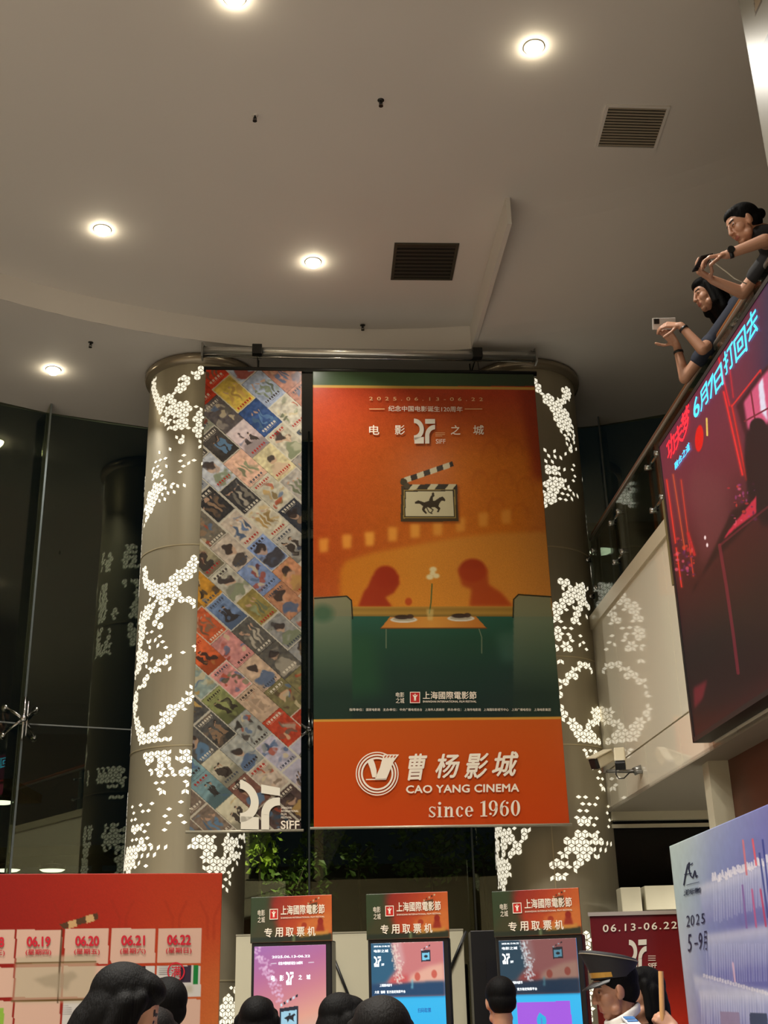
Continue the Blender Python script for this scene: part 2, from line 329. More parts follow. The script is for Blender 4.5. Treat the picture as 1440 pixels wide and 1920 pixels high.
PAT_LEFT = [
[(290,698.9),(294.4,698.9),(292.2,722.2),(293.3,731.1),(296.7,742.2),(307.8,742.2),(312.2,752.2),(312.2,757.8),(305.6,771.1),(302.2,780),(298.9,780),(294.4,764.4),(290,757.8),(286.7,744.4),(284.4,726.7),(285.6,710)],
[(313.3,737.8),(322.2,736.7),(328.9,731.1),(331.1,715.6),(342.2,702.2),(354.4,702.2),(360,712.2),(353.3,726.7),(342.2,737.8),(328.9,740),(328.9,748.9),(337.8,753.3),(352.2,752.2),(358.9,762.2),(357.8,771.1),(352.2,775.6),(351.1,786.7),(355.6,790),(351.1,800),(337.8,802.2),(328.9,811.1),(324.4,806.7),(315.6,804.4),(315.6,796.7),(324.4,803.3),(326.7,796.7),(322.2,792.2),(327.8,788.9),(326.7,781.1),(320,780),(313.3,784.4),(302.2,790),(301.1,784.4),(307.8,780),(306.7,772.2),(315.6,760),(312.2,752.2),(313.3,745.6)],
[(305.6,790),(320,785.6),(321.1,793.3),(307.8,797.8)],
[(355.6,697.8),(367.8,697.8),(368.9,692.2),(374.4,688.9),(374.4,682.2),(387.8,681.1),(404.4,678.9),(416.7,681.1),(416.7,686.7),(383.3,686.7),(383.3,693.3),(383.3,701.1),(373.3,703.3),(373.3,711.1),(361.1,712.2),(361.1,704.4)],
[(331.1,824.4),(343.3,823.3),(343.3,833.3),(336.7,836.7),(331.1,832.2)],
[(372.2,766.7),(381.1,765.6),(381.1,787.8),(365.6,787.8),(364.4,771.1),(371.1,772.2)],
[(364.4,791.1),(381.1,792.2),(381.1,821.1),(363.3,818.9),(364.4,808.9)],
[(370,822.2),(375.6,821.1),(380.6,831.1),(372.2,834.4)],
[(285.6,884.4),(297.8,880),(306.7,877.8),(306.7,884.4),(298.9,888.9),(295.6,897.8),(286.7,903.3)],
[(301.1,905.6),(303.3,900),(315.6,895.6),(315.6,902.2),(310,905.6)],
[(285.6,913.3),(286.7,906.7),(296.7,904.4),(310,908.9),(314.4,915.6),(298.9,922.2),(296.7,933.3),(293.3,937.8),(294.4,946.7),(285.6,958.9),(282.2,965.6),(275.6,975.6),(270,991.1),(271.1,981.1),(274.4,965.6),(271.1,956.7),(276.7,940),(276.7,923.3),(284.4,917.8)],
[(266.7,1061.1),(276.7,1064.4),(278.9,1087.8),(291.1,1091.1),(290,1096.7),(297.8,1096.7),(302.2,1094.4),(312.2,1092.2),(315.6,1081.1),(320,1080),(327.8,1080),(333.3,1068.9),(340,1066.7),(346.7,1066.7),(347.8,1060),(354.4,1056.7),(354.4,1050),(362.2,1046.7),(361.1,1037.8),(373.3,1034.4),(372.2,1068.9),(365.6,1072.2),(360,1068.9),(360,1090),(351.1,1087.8),(337.8,1096.7),(337.8,1112.2),(343.3,1116.7),(356.7,1116.7),(370,1127.8),(370,1136.7),(363.3,1141.1),(351.1,1132.2),(343.3,1130),(331.1,1124.4),(324.4,1126.7),(322.2,1136.7),(315.6,1141.1),(314.4,1147.8),(306.7,1154.4),(302.2,1160),(301.1,1172.2),(305.6,1176.7),(300,1187.8),(295.6,1182.2),(297.8,1174.4),(292.2,1173.3),(282.2,1180),(282.2,1171.1),(287.8,1167.8),(287.8,1158.9),(293.3,1153.3),(294.4,1144.4),(300,1141.1),(298.9,1132.2),(294.4,1130),(287.8,1135.6),(287.8,1144.4),(282.2,1147.8),(282.2,1156.7),(274.4,1163.3),(273.3,1180),(272.2,1183.3),(264.4,1187.8),(272.2,1190),(271.1,1203.3),(267.8,1207.8),(266.7,1218.9),(278.9,1221.1),(281.1,1228.9),(257.8,1228.9),(261.1,1188.9),(260,1168.9),(264.4,1147.8),(273.3,1136.7),(281.1,1130),(281.1,1118.9),(277.8,1107.8),(270,1101.1)],
[(360,1212.2),(367.8,1208.9),(368.9,1223.3),(361.1,1218.9)],
[(256.1,1220),(278.3,1220),(279.4,1228.9),(277.2,1240),(269.4,1242.2),(268.3,1248.9),(261.7,1262.2),(253.9,1272.2),(252.8,1258.9),(257.2,1242.2)],
[(298.3,1236.7),(306.1,1232.2),(323.9,1228.9),(323.9,1231.1),(317.2,1237.8),(317.2,1245.6),(310.6,1250),(302.8,1247.8),(302.8,1254.4),(290.6,1263.3),(282.8,1263.3),(280.6,1270),(279.4,1282.2),(271.7,1287.8),(269.4,1286.7),(265,1291.1),(263.9,1302.2),(258.3,1308.9),(257.2,1326.7),(256.1,1342.2),(259.4,1347.8),(261.7,1357.8),(272.8,1363.3),(275,1377.8),(279.4,1375.6),(280.6,1362.2),(290.6,1362.2),(293.9,1354.4),(298.3,1351.1),(299.4,1336.7),(306.1,1332.2),(312.8,1327.8),(313.9,1320),(327.2,1320),(333.9,1314.4),(340.6,1316.7),(341.7,1308.9),(349.4,1305.6),(350.6,1295.6),(363.9,1295.6),(365,1320),(348.3,1320),(347.2,1331.1),(338.3,1334.4),(332.8,1334.4),(326.1,1342.2),(325,1352.2),(310.6,1360),(310.6,1367.8),(303.9,1365.6),(296.1,1373.3),(297.2,1380),(306.1,1385.6),(310.6,1386.7),(317.2,1383.3),(323.9,1384.4),(322.8,1393.3),(315,1397.8),(298.3,1397.8),(286.1,1400),(276.1,1402.2),(268.3,1402.2),(261.7,1398.9),(261.7,1391.1),(257.2,1386.7),(256.1,1365.6),(252.8,1362.2),(250.6,1342.2),(249.4,1322.2),(253.9,1295.6),(263.9,1284.4),(263.9,1277.8),(271.7,1270),(280.6,1260),(281.7,1250),(292.8,1247.8)],
[(317.2,1246.7),(322.8,1247.8),(322.8,1255.6),(315,1261.1),(311.7,1257.8),(318.3,1254.4)],
[(266.7,1410.8),(295.3,1405.6),(321.4,1403),(326.6,1405.6),(321.4,1410.8),(321.4,1429.1),(325.3,1431.7),(320.1,1442.1),(310.9,1444.7),(305.7,1451.2),(297.9,1457.7),(292.7,1455.1),(292.7,1438.2),(290.1,1434.3),(295.3,1429.1),(294,1419.9),(268,1422.6)],
[(270.6,1426.5),(286.2,1425.2),(286.2,1433),(273.2,1435.6)],
[(281,1439.5),(286.2,1438.2),(290.1,1447.3),(284.9,1451.2),(281,1446)],
[(335.7,1413.4),(338.3,1406.9),(344.8,1401.7),(356.5,1403),(361.7,1416),(361.7,1430.4),(337,1427.8)],
[(335.7,1434.3),(361.7,1434.3),(361.7,1455.1),(335.7,1455.1)],
[(334.4,1468.1),(337,1460.3),(356.5,1460.3),(360.4,1470.7),(353.9,1474.6),(346.1,1466.8)],
[(340.9,1475.9),(348.7,1473.3),(353.9,1483.8),(346.1,1489),(340.9,1483.8)],
[(297.9,1475.9),(310.9,1474.6),(310.9,1485.1),(303.8,1489.6),(297.9,1485.1)],
[(247.1,1546.2),(269.3,1542.3),(269.3,1550.2),(261.5,1556.7),(258.9,1564.5),(247.1,1567.1)],
[(245.8,1581.4),(247.1,1573.6),(257.6,1571),(257.6,1578.8)],
[(264.1,1571),(279.7,1568.4),(279.7,1576.2),(273.2,1581.4),(273.2,1590.5),(277.1,1594.4),(271.9,1597),(257.6,1597),(256.2,1611.4),(254.9,1629.6),(236.7,1637.4),(231.5,1629.6),(235.4,1611.4),(238,1589.2),(247.1,1586.6),(258.9,1580.1)],
[(368.2,1563.6),(379.9,1563.6),(376,1572.4),(388.6,1564.6),(389.6,1575.3),(398.3,1573.3),(398.3,1564.6),(408.1,1564.6),(402.2,1573.3),(402.2,1579.2),(396.4,1582.1),(396.4,1587.9),(408.1,1588.9),(407.1,1593.7),(402.2,1598.6),(402.2,1605.4),(408.1,1608.3),(414.9,1607.4),(415.8,1604.4),(415.8,1596.7),(411.9,1591.8),(420.7,1590.8),(415.8,1585),(416.8,1569.4),(411.9,1564.6),(430.4,1564.6),(436.2,1569.4),(445,1570.4),(445,1583.1),(455.7,1583.1),(455.7,1592.8),(438.2,1590.8),(433.3,1594.7),(443.1,1596.7),(450.8,1598.6),(450.8,1612.2),(445,1610.3),(445,1619),(437.2,1617.1),(425.6,1620),(425.6,1633.6),(420.7,1636.5),(381.8,1636.5),(381.8,1618.1),(376.9,1604.4),(381.8,1600.6),(381.8,1592.8),(375,1593.7),(351.7,1592.8),(352.6,1581.1),(361.4,1575.3)],
[(426.5,1632.6),(436.2,1631.7),(436.2,1643.3),(426.5,1643.3)],
[(438.2,1563.6),(458.6,1563.6),(458.6,1584),(452.8,1570.4)],
[(419.7,1861.7),(435,1861.7),(435,1871.9),(439.4,1888),(451.1,1874.8),(454,1874.8),(450.3,1904),(448.1,1918.6),(410.9,1918.6),(411.7,1877),(415.3,1873.4)],
[(436.5,1841.3),(443,1842.7),(446.7,1847.8),(446,1871.2),(442.3,1885.8),(438.7,1885.8),(435.7,1874.8),(439.4,1867.5)]]
DOT_LEFT = [(327.8,807.8),(340.6,806.7),(328.3,817.8),(340.6,816.7),(368.3,763.9),(361.1,784.4),(353.9,804.4),(360,805.6),(372.2,842.2),(321.7,845.6),(301.1,851.1),(345.6,852.2),(310,858.9),(301.1,852.2),(300.6,862.8),(310,859.4),(292.2,866.7),(295.6,874.4),(287.8,878.9),(345.6,852.8),(338.9,863.9),(365,862.2),(344.4,873.3),(351.1,873.3),(337.8,885),(376.7,873.3),(314.4,878.3),(303.9,891.7),(346.1,910.6),(333.3,911.7),(326.7,923.3),(315,925.6),(304.4,928.3),(308.9,937.2),(298.9,940.6),(319.4,908.3),(321.1,913.3),(287.8,1186.1),(278.3,1188.3),(281.7,1200),(278.3,1201.1),(292.8,1196.7),(298.3,1195.6),(281.7,1211.1),(309.4,1204.4),(315.6,1214.4),(294.4,1213.9),(321.7,1226.1),(342.2,1225.6),(285,1233.9),(275,1247.8),(321.1,1226.7),(342.2,1226.7),(361.1,1286.1),(331.8,1425.2),(309.6,1452.5),(323.3,1451.2),(331.1,1451.8),(294.7,1466.8),(308.3,1465.5),(286.2,1505.2),(264.1,1507.8),(251,1511.1),(254.3,1522.8),(263.4,1521.5),(274.2,1519.6),(249.7,1537.1),(258.2,1535.2),(279,1545.6),(266.7,1559.9),(312.9,1516.3),(305.1,1530.6),(335,1529.3),(343.5,1502.6),(357.2,1515),(349.3,1543),(311.6,1543.6),(319.4,1543),(304.4,1557.3),(313.5,1590.5),(299.2,1591.8),(285.5,1591.8),(282.9,1585.3),(292.1,1605.5),(278.4,1606.8),(266.7,1607.4),(271.9,1621.1),(260.8,1621.8),(434.3,1627.8),(425.6,1647.2),(428.5,1654.5),(421.2,1659.9),(422.6,1668.6),(432.8,1852.2),(444.5,1830.3),(452.5,1809.2),(452.5,1820.1)]

PAT_RIGHT = [
[(978.8,688.1),(991.2,684),(1006.9,684),(1002.7,695.4),(996.5,694.4),(989.2,697.5),(979.8,696.5)],
[(998.5,706.9),(1004.8,712.1),(1011,720.4),(1017.3,729.8),(1018.3,735),(1023.5,734),(1035,742.3),(1040.2,753.8),(1046.5,751.7),(1040.2,742.3),(1049.6,746.5),(1053.8,738.1),(1051.7,729.8),(1057.9,724.6),(1069.4,727.7),(1069.4,741.2),(1065.2,751.7),(1060,757.9),(1055.8,755.8),(1053.8,764.2),(1067.3,773.5),(1071.5,791.2),(1071.5,814.2),(1064.2,822.5),(1059,818.3),(1056.9,803.8),(1053.8,801.7),(1039.2,795.4),(1040.2,790.2),(1032.9,782.9),(1037.1,775.6),(1026.7,770.4),(1028.8,764.2),(1020.4,760),(1013.1,747.5),(1018.3,745.4),(1006.9,739.2),(1005.8,734),(999.6,730.8)],
[(1049.6,804.8),(1053.8,803.8),(1057.9,814.2),(1053.8,815.2)],
[(1065.2,839.2),(1071.5,840.2),(1072,850.6),(1067.3,849.6)],
[(1073.5,792.3),(1076.7,805.8),(1077.7,822.5),(1081.9,857.9),(1078.8,837.1),(1073.5,826.7),(1072.5,811)],
[(1023.8,874.4),(1040.4,875.4),(1046.7,877.5),(1045.6,885.8),(1041.5,892.1),(1024.8,890)],
[(1025.8,901.5),(1025.8,896.2),(1041.5,895.2),(1048.8,898.3),(1062.3,900.4),(1062.3,906.7),(1057.1,908.8),(1062.3,920.2),(1055,917.1),(1048.8,919.2),(1044.6,919.2),(1047.7,926.5),(1044.6,928.5),(1045.6,943.1),(1040.4,944.2),(1034.2,940),(1027.9,944.2),(1027.9,952.5),(1018.5,955.6),(1016.5,933.8),(1013.3,903.5),(1018.5,906.7),(1024.8,903.5),(1035.2,904.6),(1038.3,902.5)],
[(1040.6,1081.7),(1045.8,1084.8),(1053.1,1082.7),(1063.5,1084.8),(1068.8,1096.2),(1075,1093.1),(1079.2,1098.3),(1085.4,1090),(1103.1,1100.4),(1103.1,1106.7),(1099,1106.7),(1099,1126.5),(1106.2,1137.9),(1107.3,1149.4),(1101,1140),(1094.8,1137.9),(1092.7,1152.5),(1086.5,1157.7),(1086.5,1173.3),(1079.2,1173.3),(1066.7,1170.2),(1066.7,1160.8),(1071.9,1149.4),(1075,1140),(1079.2,1131.7),(1071.9,1126.5),(1067.7,1129.6),(1067.7,1136.9),(1062.5,1137.9),(1062.5,1147.3),(1053.1,1151.5),(1053.1,1168.1),(1034.4,1168.1),(1032.3,1126.5),(1038.5,1128.5),(1050,1122.3),(1056.2,1127.5),(1056.2,1118.1),(1055.2,1108.8),(1055.2,1102.5),(1046.9,1094.2)],
[(1035.4,1172.3),(1054.2,1174.4),(1055.2,1192.1),(1049,1203.5),(1037.5,1203.5),(1035.4,1185.8)],
[(1038.5,1207.7),(1050,1207.7),(1051,1217.1),(1044.8,1220.2),(1038.5,1216)],
[(1052.1,1208.8),(1061.5,1203.5),(1068.8,1210.8),(1075,1219.2),(1070.8,1222.3),(1058.3,1221.2),(1052.1,1216)],
[(1078.1,1187.9),(1088.5,1189),(1088.5,1196.2),(1081.2,1196.2)],
[(1082.3,1178.5),(1090.6,1176.5),(1088.5,1185.8)],
[(1040.2,1227.3),(1052.7,1226.2),(1072.5,1228.3),(1072.5,1240.8),(1062.1,1239.8),(1047.5,1244),(1041.2,1240.8)],
[(1043.3,1273.1),(1051.7,1276.2),(1057.9,1272.1),(1056.9,1264.8),(1063.1,1260.6),(1069.4,1260.6),(1069.4,1255.4),(1078.8,1251.2),(1079.8,1242.9),(1084,1239.8),(1093.3,1244),(1094.4,1231.5),(1106.9,1237.7),(1107.9,1250.2),(1111,1251.2),(1111,1262.7),(1105.8,1261.7),(1103.8,1250.2),(1099.6,1254.4),(1091.2,1259.6),(1084,1254.4),(1081.9,1261.7),(1081.9,1275.2),(1064.2,1274.2),(1063.1,1286.7),(1052.7,1290.8),(1051.7,1298.1),(1046.5,1292.9),(1045.4,1282.5)],
[(1046.5,1301.2),(1052.7,1300.2),(1051.7,1309.6),(1046.5,1309.6)],
[(1047.5,1313.8),(1054.8,1320),(1062.1,1329.4),(1063.1,1340.8),(1070.4,1347.1),(1077.7,1347.1),(1090.2,1360.6),(1096.5,1365.8),(1101.7,1363.8),(1095.4,1353.3),(1106.9,1352.3),(1110,1342.9),(1107.9,1332.5),(1115.2,1322.1),(1126.7,1324.2),(1126.7,1337.7),(1123.5,1354.4),(1118.3,1364.8),(1111,1364.8),(1111,1374.2),(1126.7,1384.6),(1126.7,1396),(1114.2,1391.9),(1099.6,1391.9),(1082.9,1388.8),(1073.5,1382.5),(1073.5,1375.2),(1066.2,1367.9),(1065.2,1358.5),(1057.9,1353.3),(1050.6,1342.9)],
[(1089.2,1399.2),(1094.4,1397.1),(1111,1399.2),(1129.8,1405.4),(1118.3,1415.8),(1099.6,1411.7),(1110,1417.9),(1096.5,1417.9),(1096.5,1410.6),(1089.2,1408.5)],
[(1096.7,1411.9),(1110.2,1415),(1110.2,1420.2),(1101.9,1424.4),(1096.7,1420.2)],
[(1125.8,1469.2),(1132.1,1470.2),(1133.1,1481.7),(1127.9,1481.7)],
[(1081,1528.5),(1106,1528.5),(1107.1,1542.1),(1101.9,1549.4),(1082.1,1549.4)],
[(1084.2,1555.6),(1101.9,1554.6),(1109.2,1566),(1109.2,1555.6),(1124.8,1555.6),(1124.8,1564),(1118.5,1566),(1121.7,1575.4),(1125.8,1581.7),(1119.6,1582.7),(1114.4,1579.6),(1111.2,1582.7),(1105,1577.5),(1104,1587.9),(1085.2,1587.9),(1077.9,1582.7),(1077.9,1568.1),(1074.8,1580.6),(1077.9,1587.9),(1057.1,1587.9),(1057.1,1582.7),(1064.4,1580.6),(1062.3,1569.2),(1070.6,1566),(1076.9,1569.2)],
[(1061.7,1572.5),(1070.7,1567.1),(1101.4,1567.1),(1110.4,1592.4),(1106.8,1615.8),(1090.6,1619.5),(1087,1630.3),(1074.3,1635.7),(1067.1,1626.7),(1061.7,1617.6),(1072.5,1619.5),(1074.3,1610.4),(1087,1608.6),(1072.5,1599.6),(1058.1,1608.6),(1043.6,1603.2),(1043.6,1594.2),(1052.7,1597.8),(1058.1,1583.3)],
[(1036.4,1608.6),(1049,1608.6),(1058.1,1621.3),(1058.1,1630.3),(1050.8,1630.3),(1041.8,1624.9),(1043.6,1632.1),(1036.4,1632.1),(1031,1619.5)],
[(1032.8,1648.3),(1038.2,1635.7),(1067.1,1635.7),(1065.3,1644.7),(1054.5,1650.1)],
[(928.1,1550.8),(998.5,1550.8),(994.9,1556.3),(994.9,1565.3),(987.6,1581.5),(976.8,1581.5),(976.8,1599.6),(969.6,1601.4),(966,1608.6),(955.1,1612.2),(958.8,1637.5),(953.3,1652),(949.7,1668.2),(935.3,1670),(929.9,1594.2)],
[(1080.8,1739.8),(1099.6,1746),(1107.9,1760.6),(1109,1797.1),(1104.8,1795),(1102.7,1786.7),(1090.2,1788.8),(1095.4,1782.5),(1094.4,1763.8),(1082.9,1756.5)],
[(1088.1,1846),(1111,1845),(1113.1,1903.3),(1113.1,1917.9),(1091.2,1917.9),(1089.2,1897.1),(1098.5,1899.2),(1098.5,1888.8),(1089.2,1886.7)]]
DOT_RIGHT = [(1062.1,830.3),(1068.3,824.1),(1069.4,835),(1062.1,821.5),(1023.2,845.7),(1041.5,848.3),(1060.2,854.6),(1030.5,856.7),(1042,858.8),(1051.9,861.4),(1025.3,866),(1037.3,867.6),(1058.6,883.2),(1049.3,880.1),(1049.8,890.5),(1075.3,871.8),(1073.2,880.1),(1078.4,892.6),(1075.3,900.4),(1065.9,915),(1068,921.2),(1075.3,924.9),(1082.1,929.1),(1055.5,927.5),(1064.9,930.1),(1073.2,933.8),(1051.4,936.9),(1060.7,939),(1034.2,944.7),(1063.5,1178),(1075,1179.6),(1064.6,1190),(1070.8,1190.5),(1071.9,1202),(1085.4,1209.8),(1096.9,1205.6),(1101.6,1218.1),(1100,1154.6),(1113.9,1442.1),(1121.1,1446.8),(1122.2,1459.8),(1130,1461.4),(1080.5,1493.1),(1099.8,1493.6),(1121.1,1495.7),(1088.3,1506.1),(1101.4,1506.7),(1112.3,1507.7),(1137.8,1510.8),(1083.1,1519.2),(1096.1,1519.2),(1135.7,1522.8),(1109.7,1533.2),(1120.1,1534.3),(1110.7,1546.2),(1141.5,1536.9),(1138.3,1548.9),(1129,1573.3),(1131,1580.6),(1139.9,1581.1),(1146.1,1582.7),(1117.7,1592.4),(1127.6,1593.3),(1136.6,1594.2),(1113.1,1605.9),(1124,1606.4)]

PAT_HOLES = [[(960.6,1558.1),(980.4,1559.9),(976.8,1574.3),(964.2,1574.3)],
[(955.1,1585.1),(964.2,1585.1),(948.8,1608.6),(946.1,1594.2)],
[(936.2,1567.1),(939.8,1567.1),(939.8,1605),(936.2,1605)],
[(1016.5,914),(1025.8,912.9),(1025.8,921.2),(1019.6,921.2)],
[(1007.9,736),(1018.3,735),(1017.3,737.6),(1012.1,739.2)],
[(1057.9,1345),(1068.3,1349.2),(1068.3,1351.2),(1060,1350.2)]]
# ------------------------------------------------------------------ the hall: floor, ceilings, walls
H1, H2 = 7.25, 7.5                     # outer ring of the ceiling, raised middle
CC = np.array([0.3, 3.67]); R_SOF = 6.25; R_HALL = 8.2
m_ceil = mat('ceiling_paint', (206, 201, 194), 0.75, vary=0.04, vscale=0.8)
m_floor = mat('floor_stone', (172, 168, 160), 0.25, vary=0.12, vscale=3)
m_wall = mat('wall_paint', (190, 175, 150), 0.7, vary=0.05, vscale=1.5)
m_alu = mat('brushed_aluminium', (150, 150, 146), 0.35, 0.9)
m_chrome = mat('polished_steel', (190, 190, 188), 0.14, 1.0)
m_dark_metal = mat('dark_steel', (52, 52, 50), 0.38, 0.8)
m_black = mat('black_plastic', (16, 16, 18), 0.4)
m_cream = mat('cream_panel', (196, 190, 165), 0.35, vary=0.03, vscale=2)
m_white = mat('white_print', (232, 226, 214), 0.4)

def circ(r, a): return (CC[0] + r*math.sin(a), CC[1] + r*math.cos(a))       # angle from +Y towards +X
mb = MB(); n = 72
mb.add([(*circ(8.3, 2*math.pi*k/n), 0) for k in range(n)] + [(*circ(8.3, 2*math.pi*k/n), -0.1) for k in range(n)],
       [tuple(range(n))[::-1], tuple(range(n, 2*n))] + [(i, (i+1) % n, n+(i+1) % n, n+i) for i in range(n)])
struct(mb.build('floor', m_floor))

def phi_b(r):                                                                # the bulkhead line on the raised ceiling
    t = min(max((r - 4.32) / (R_SOF - 4.32), 0), 1)
    a0, a1 = math.atan2(1.03-CC[0], 7.93-CC[1]), math.atan2(0.86-CC[0], 9.9-CC[1]); return a0 + (a1-a0)*t
PHE = math.radians(130)
def smooth(t): t = min(max(t, 0), 1); return t*t*(3-2*t)
mb = MB(); rs = [0.02, 1.5, 3, 4.32, 4.5, 4.7, 4.9, 5.1, 5.3, 5.5, 5.7, 5.9, 6.1, R_SOF]; na = 64
for side in (0, 1):
    vs = []
    for r in rs:
        pb = phi_b(r); span = -(2*math.pi - PHE + pb) if side == 0 else PHE - pb
        for k in range(na+1):
            z = H2 if side == 0 or r <= 4.32 else H2 + (H1-H2)*smooth((r-4.32)/(R_SOF-4.32))
            vs.append((*circ(r, pb + span*k/na), z))
    mb.add(vs, [(i*(na+1)+k, i*(na+1)+k+1, (i+1)*(na+1)+k+1, (i+1)*(na+1)+k) for i in range(len(rs)-1) for k in range(na)])
vs = []                                                                      # the step down to the outer ring
pb = phi_b(R_SOF); span = -(2*math.pi - PHE + pb)
for k in range(na+1): vs += [(*circ(R_SOF, pb+span*k/na), H2), (*circ(R_SOF, pb+span*k/na), H1)]
mb.add(vs, [(2*k, 2*k+1, 2*k+3, 2*k+2) for k in range(na)])
vs = []
for k in range(97): vs += [(*circ(R_SOF, 2*math.pi*k/96), H1), (*circ(8.23, 2*math.pi*k/96), H1)]
mb.add(vs, [(2*k, 2*k+1, 2*k+3, 2*k+2) for k in range(96)])
struct(mb.build('ceiling', m_ceil))
mb = MB()                                                                    # bulkhead where the two ceiling levels meet
b0, b1 = np.array([1.03, 7.93]), np.array([0.86, 9.9]); dx = np.array([0.035, 0])
mb.hexa([(*b0, H1), (*(b0+dx), H1), (*(b1+dx), H1), (*b1, H1)], [(*b0, H2+.01), (*(b0+dx), H2+.01), (*(b1+dx), H2+.01), (*b1, H2+.01)])
struct(mb.build('trim_1', m_ceil))
mb = MB()                                                                    # solid wall of the round hall, behind and beside the photographer
for k in range(40):
    a, b = math.radians(75 + 215*k/40), math.radians(75 + 215*(k+1)/40)
    q = [circ(R_HALL, a), circ(R_HALL, b), circ(R_HALL+.2, b), circ(R_HALL+.2, a)]
    mb.hexa([(*p, 0) for p in q], [(*p, H1+.0) for p in q])
struct(mb.build('wall_back', m_wall))

# curtain wall of glass: one pane per bay, a joint line, an inner glass fin and fittings
m_glass = glass_mat('curtain_glass', (226, 236, 226), 1.5, 1.45); m_glass.node_tree.nodes['Glossy BSDF'].inputs[0].default_value = (.95, .95, .76, 1)
m_seal = mat('joint_seal', (128, 132, 130), 0.4)
m_fin = mat('fin_edge', (96, 104, 104), 0.3, 0.3)
GX = [-7.35, -6.2, -4.85, -3.42, -2.30, -0.81, 0.76, 2.34, 3.75, 5.05, 6.25, 7.1]
def gy(x): return CC[1] + math.sqrt(max(R_HALL**2 - (x-CC[0])**2, 0.01))
GP = [np.array([x, gy(x)]) for x in GX]
JZ = 4.05
for i in range(len(GP)-1):
    a, b = GP[i], GP[i+1]; d = (b-a)/np.linalg.norm(b-a); nrm = np.array([-d[1], d[0]])
    q = [a+d*.006, b-d*.006, b-d*.006+nrm*.02, a+d*.006+nrm*.02]
    mb = MB()
    for z0, z1 in ((0.0, JZ-.006), (JZ+.006, H1)): mb.hexa([(*p, z0) for p in q], [(*p, z1) for p in q])
    w = struct(mb.build('window_%d' % (i+1), m_glass, loc=(*((a+b)/2), 0)))
    ROOT[w.name] = Matrix.Translation(w.location).inverted()
    mb = MB(); q = [a, b, b+nrm*.02, a+nrm*.02]
    mb.hexa([(*p, JZ-.006) for p in q], [(*p, JZ+.006) for p in q])
    q = [a-d*.006, a+d*.006, a+d*.006+nrm*.02, a-d*.006+nrm*.02]
    mb.hexa([(*p, 0) for p in q], [(*p, H1) for p in q]); mb.build('joint', m_seal, w)
    fin = MB(); s = np.array([CC[0]-a[0], CC[1]-a[1]]); s /= np.linalg.norm(s); t = np.array([-s[1], s[0]])
    q = [a+s*.02-t*.009, a+s*.21-t*.009, a+s*.21+t*.009, a+s*.02+t*.009]
    fin.hexa([(*p, 0) for p in q], [(*p, H1) for p in q]); fo = fin.build('glass_fin', m_glass, w)
    e = MB(); q = [a+s*.21-t*.009, a+s*.222-t*.009, a+s*.222+t*.009, a+s*.21+t*.009]
    e.hexa([(*p, 0) for p in q], [(*p, H1) for p in q]); e.build('edge_strip', m_fin, fo)

def fitting(i, label):
    a = GP[i]; s = np.array([CC[0]-a[0], CC[1]-a[1]]); s /= np.linalg.norm(s); t = np.array([-s[1], s[0]])
    P = lambda u, v, z: (a[0]+s[0]*u+t[0]*v, a[1]+s[1]*u+t[1]*v, JZ+z)
    r = thing('spider_fitting', (a[0], a[1], JZ), label, 'bracket', 'steel spider fittings on the glass wall')
    for sv in (-1, 1):
        for sz in (-1, 1):
            m = MB(); m.tube([P(.2, 0, 0), P(.16, sv*.07, sz*.06), P(.05, sv*.14, sz*.13)], [.018, .015, .012], 8)
            ar = m.build('arm', m_chrome, r, smooth=True)
            k = MB(); k.tube([P(.07, sv*.14, sz*.13), P(.03, sv*.14, sz*.13), P(.005, sv*.14, sz*.13)], [.014, .034, .036], 14); k.build('disc', m_chrome, ar, smooth=True)
    m = MB(); m.tube([P(.225, 0, -.2), P(.225, 0, .2)], .013, 10); m.tube([P(.225, .03, -.16), P(.225, .03, .16)], .011, 8); m.build('clamp_bar', m_chrome, r, smooth=True)
    m = MB(); m.tube([P(.14, 0, 0), P(.25, 0, 0)], .032, 14); m.build('hub', m_chrome, r, smooth=True)
fitting(3, 'steel spider fitting on the dark glass left of the columns')
fitting(5, 'steel spider fitting on the glass between the two hanging banners')

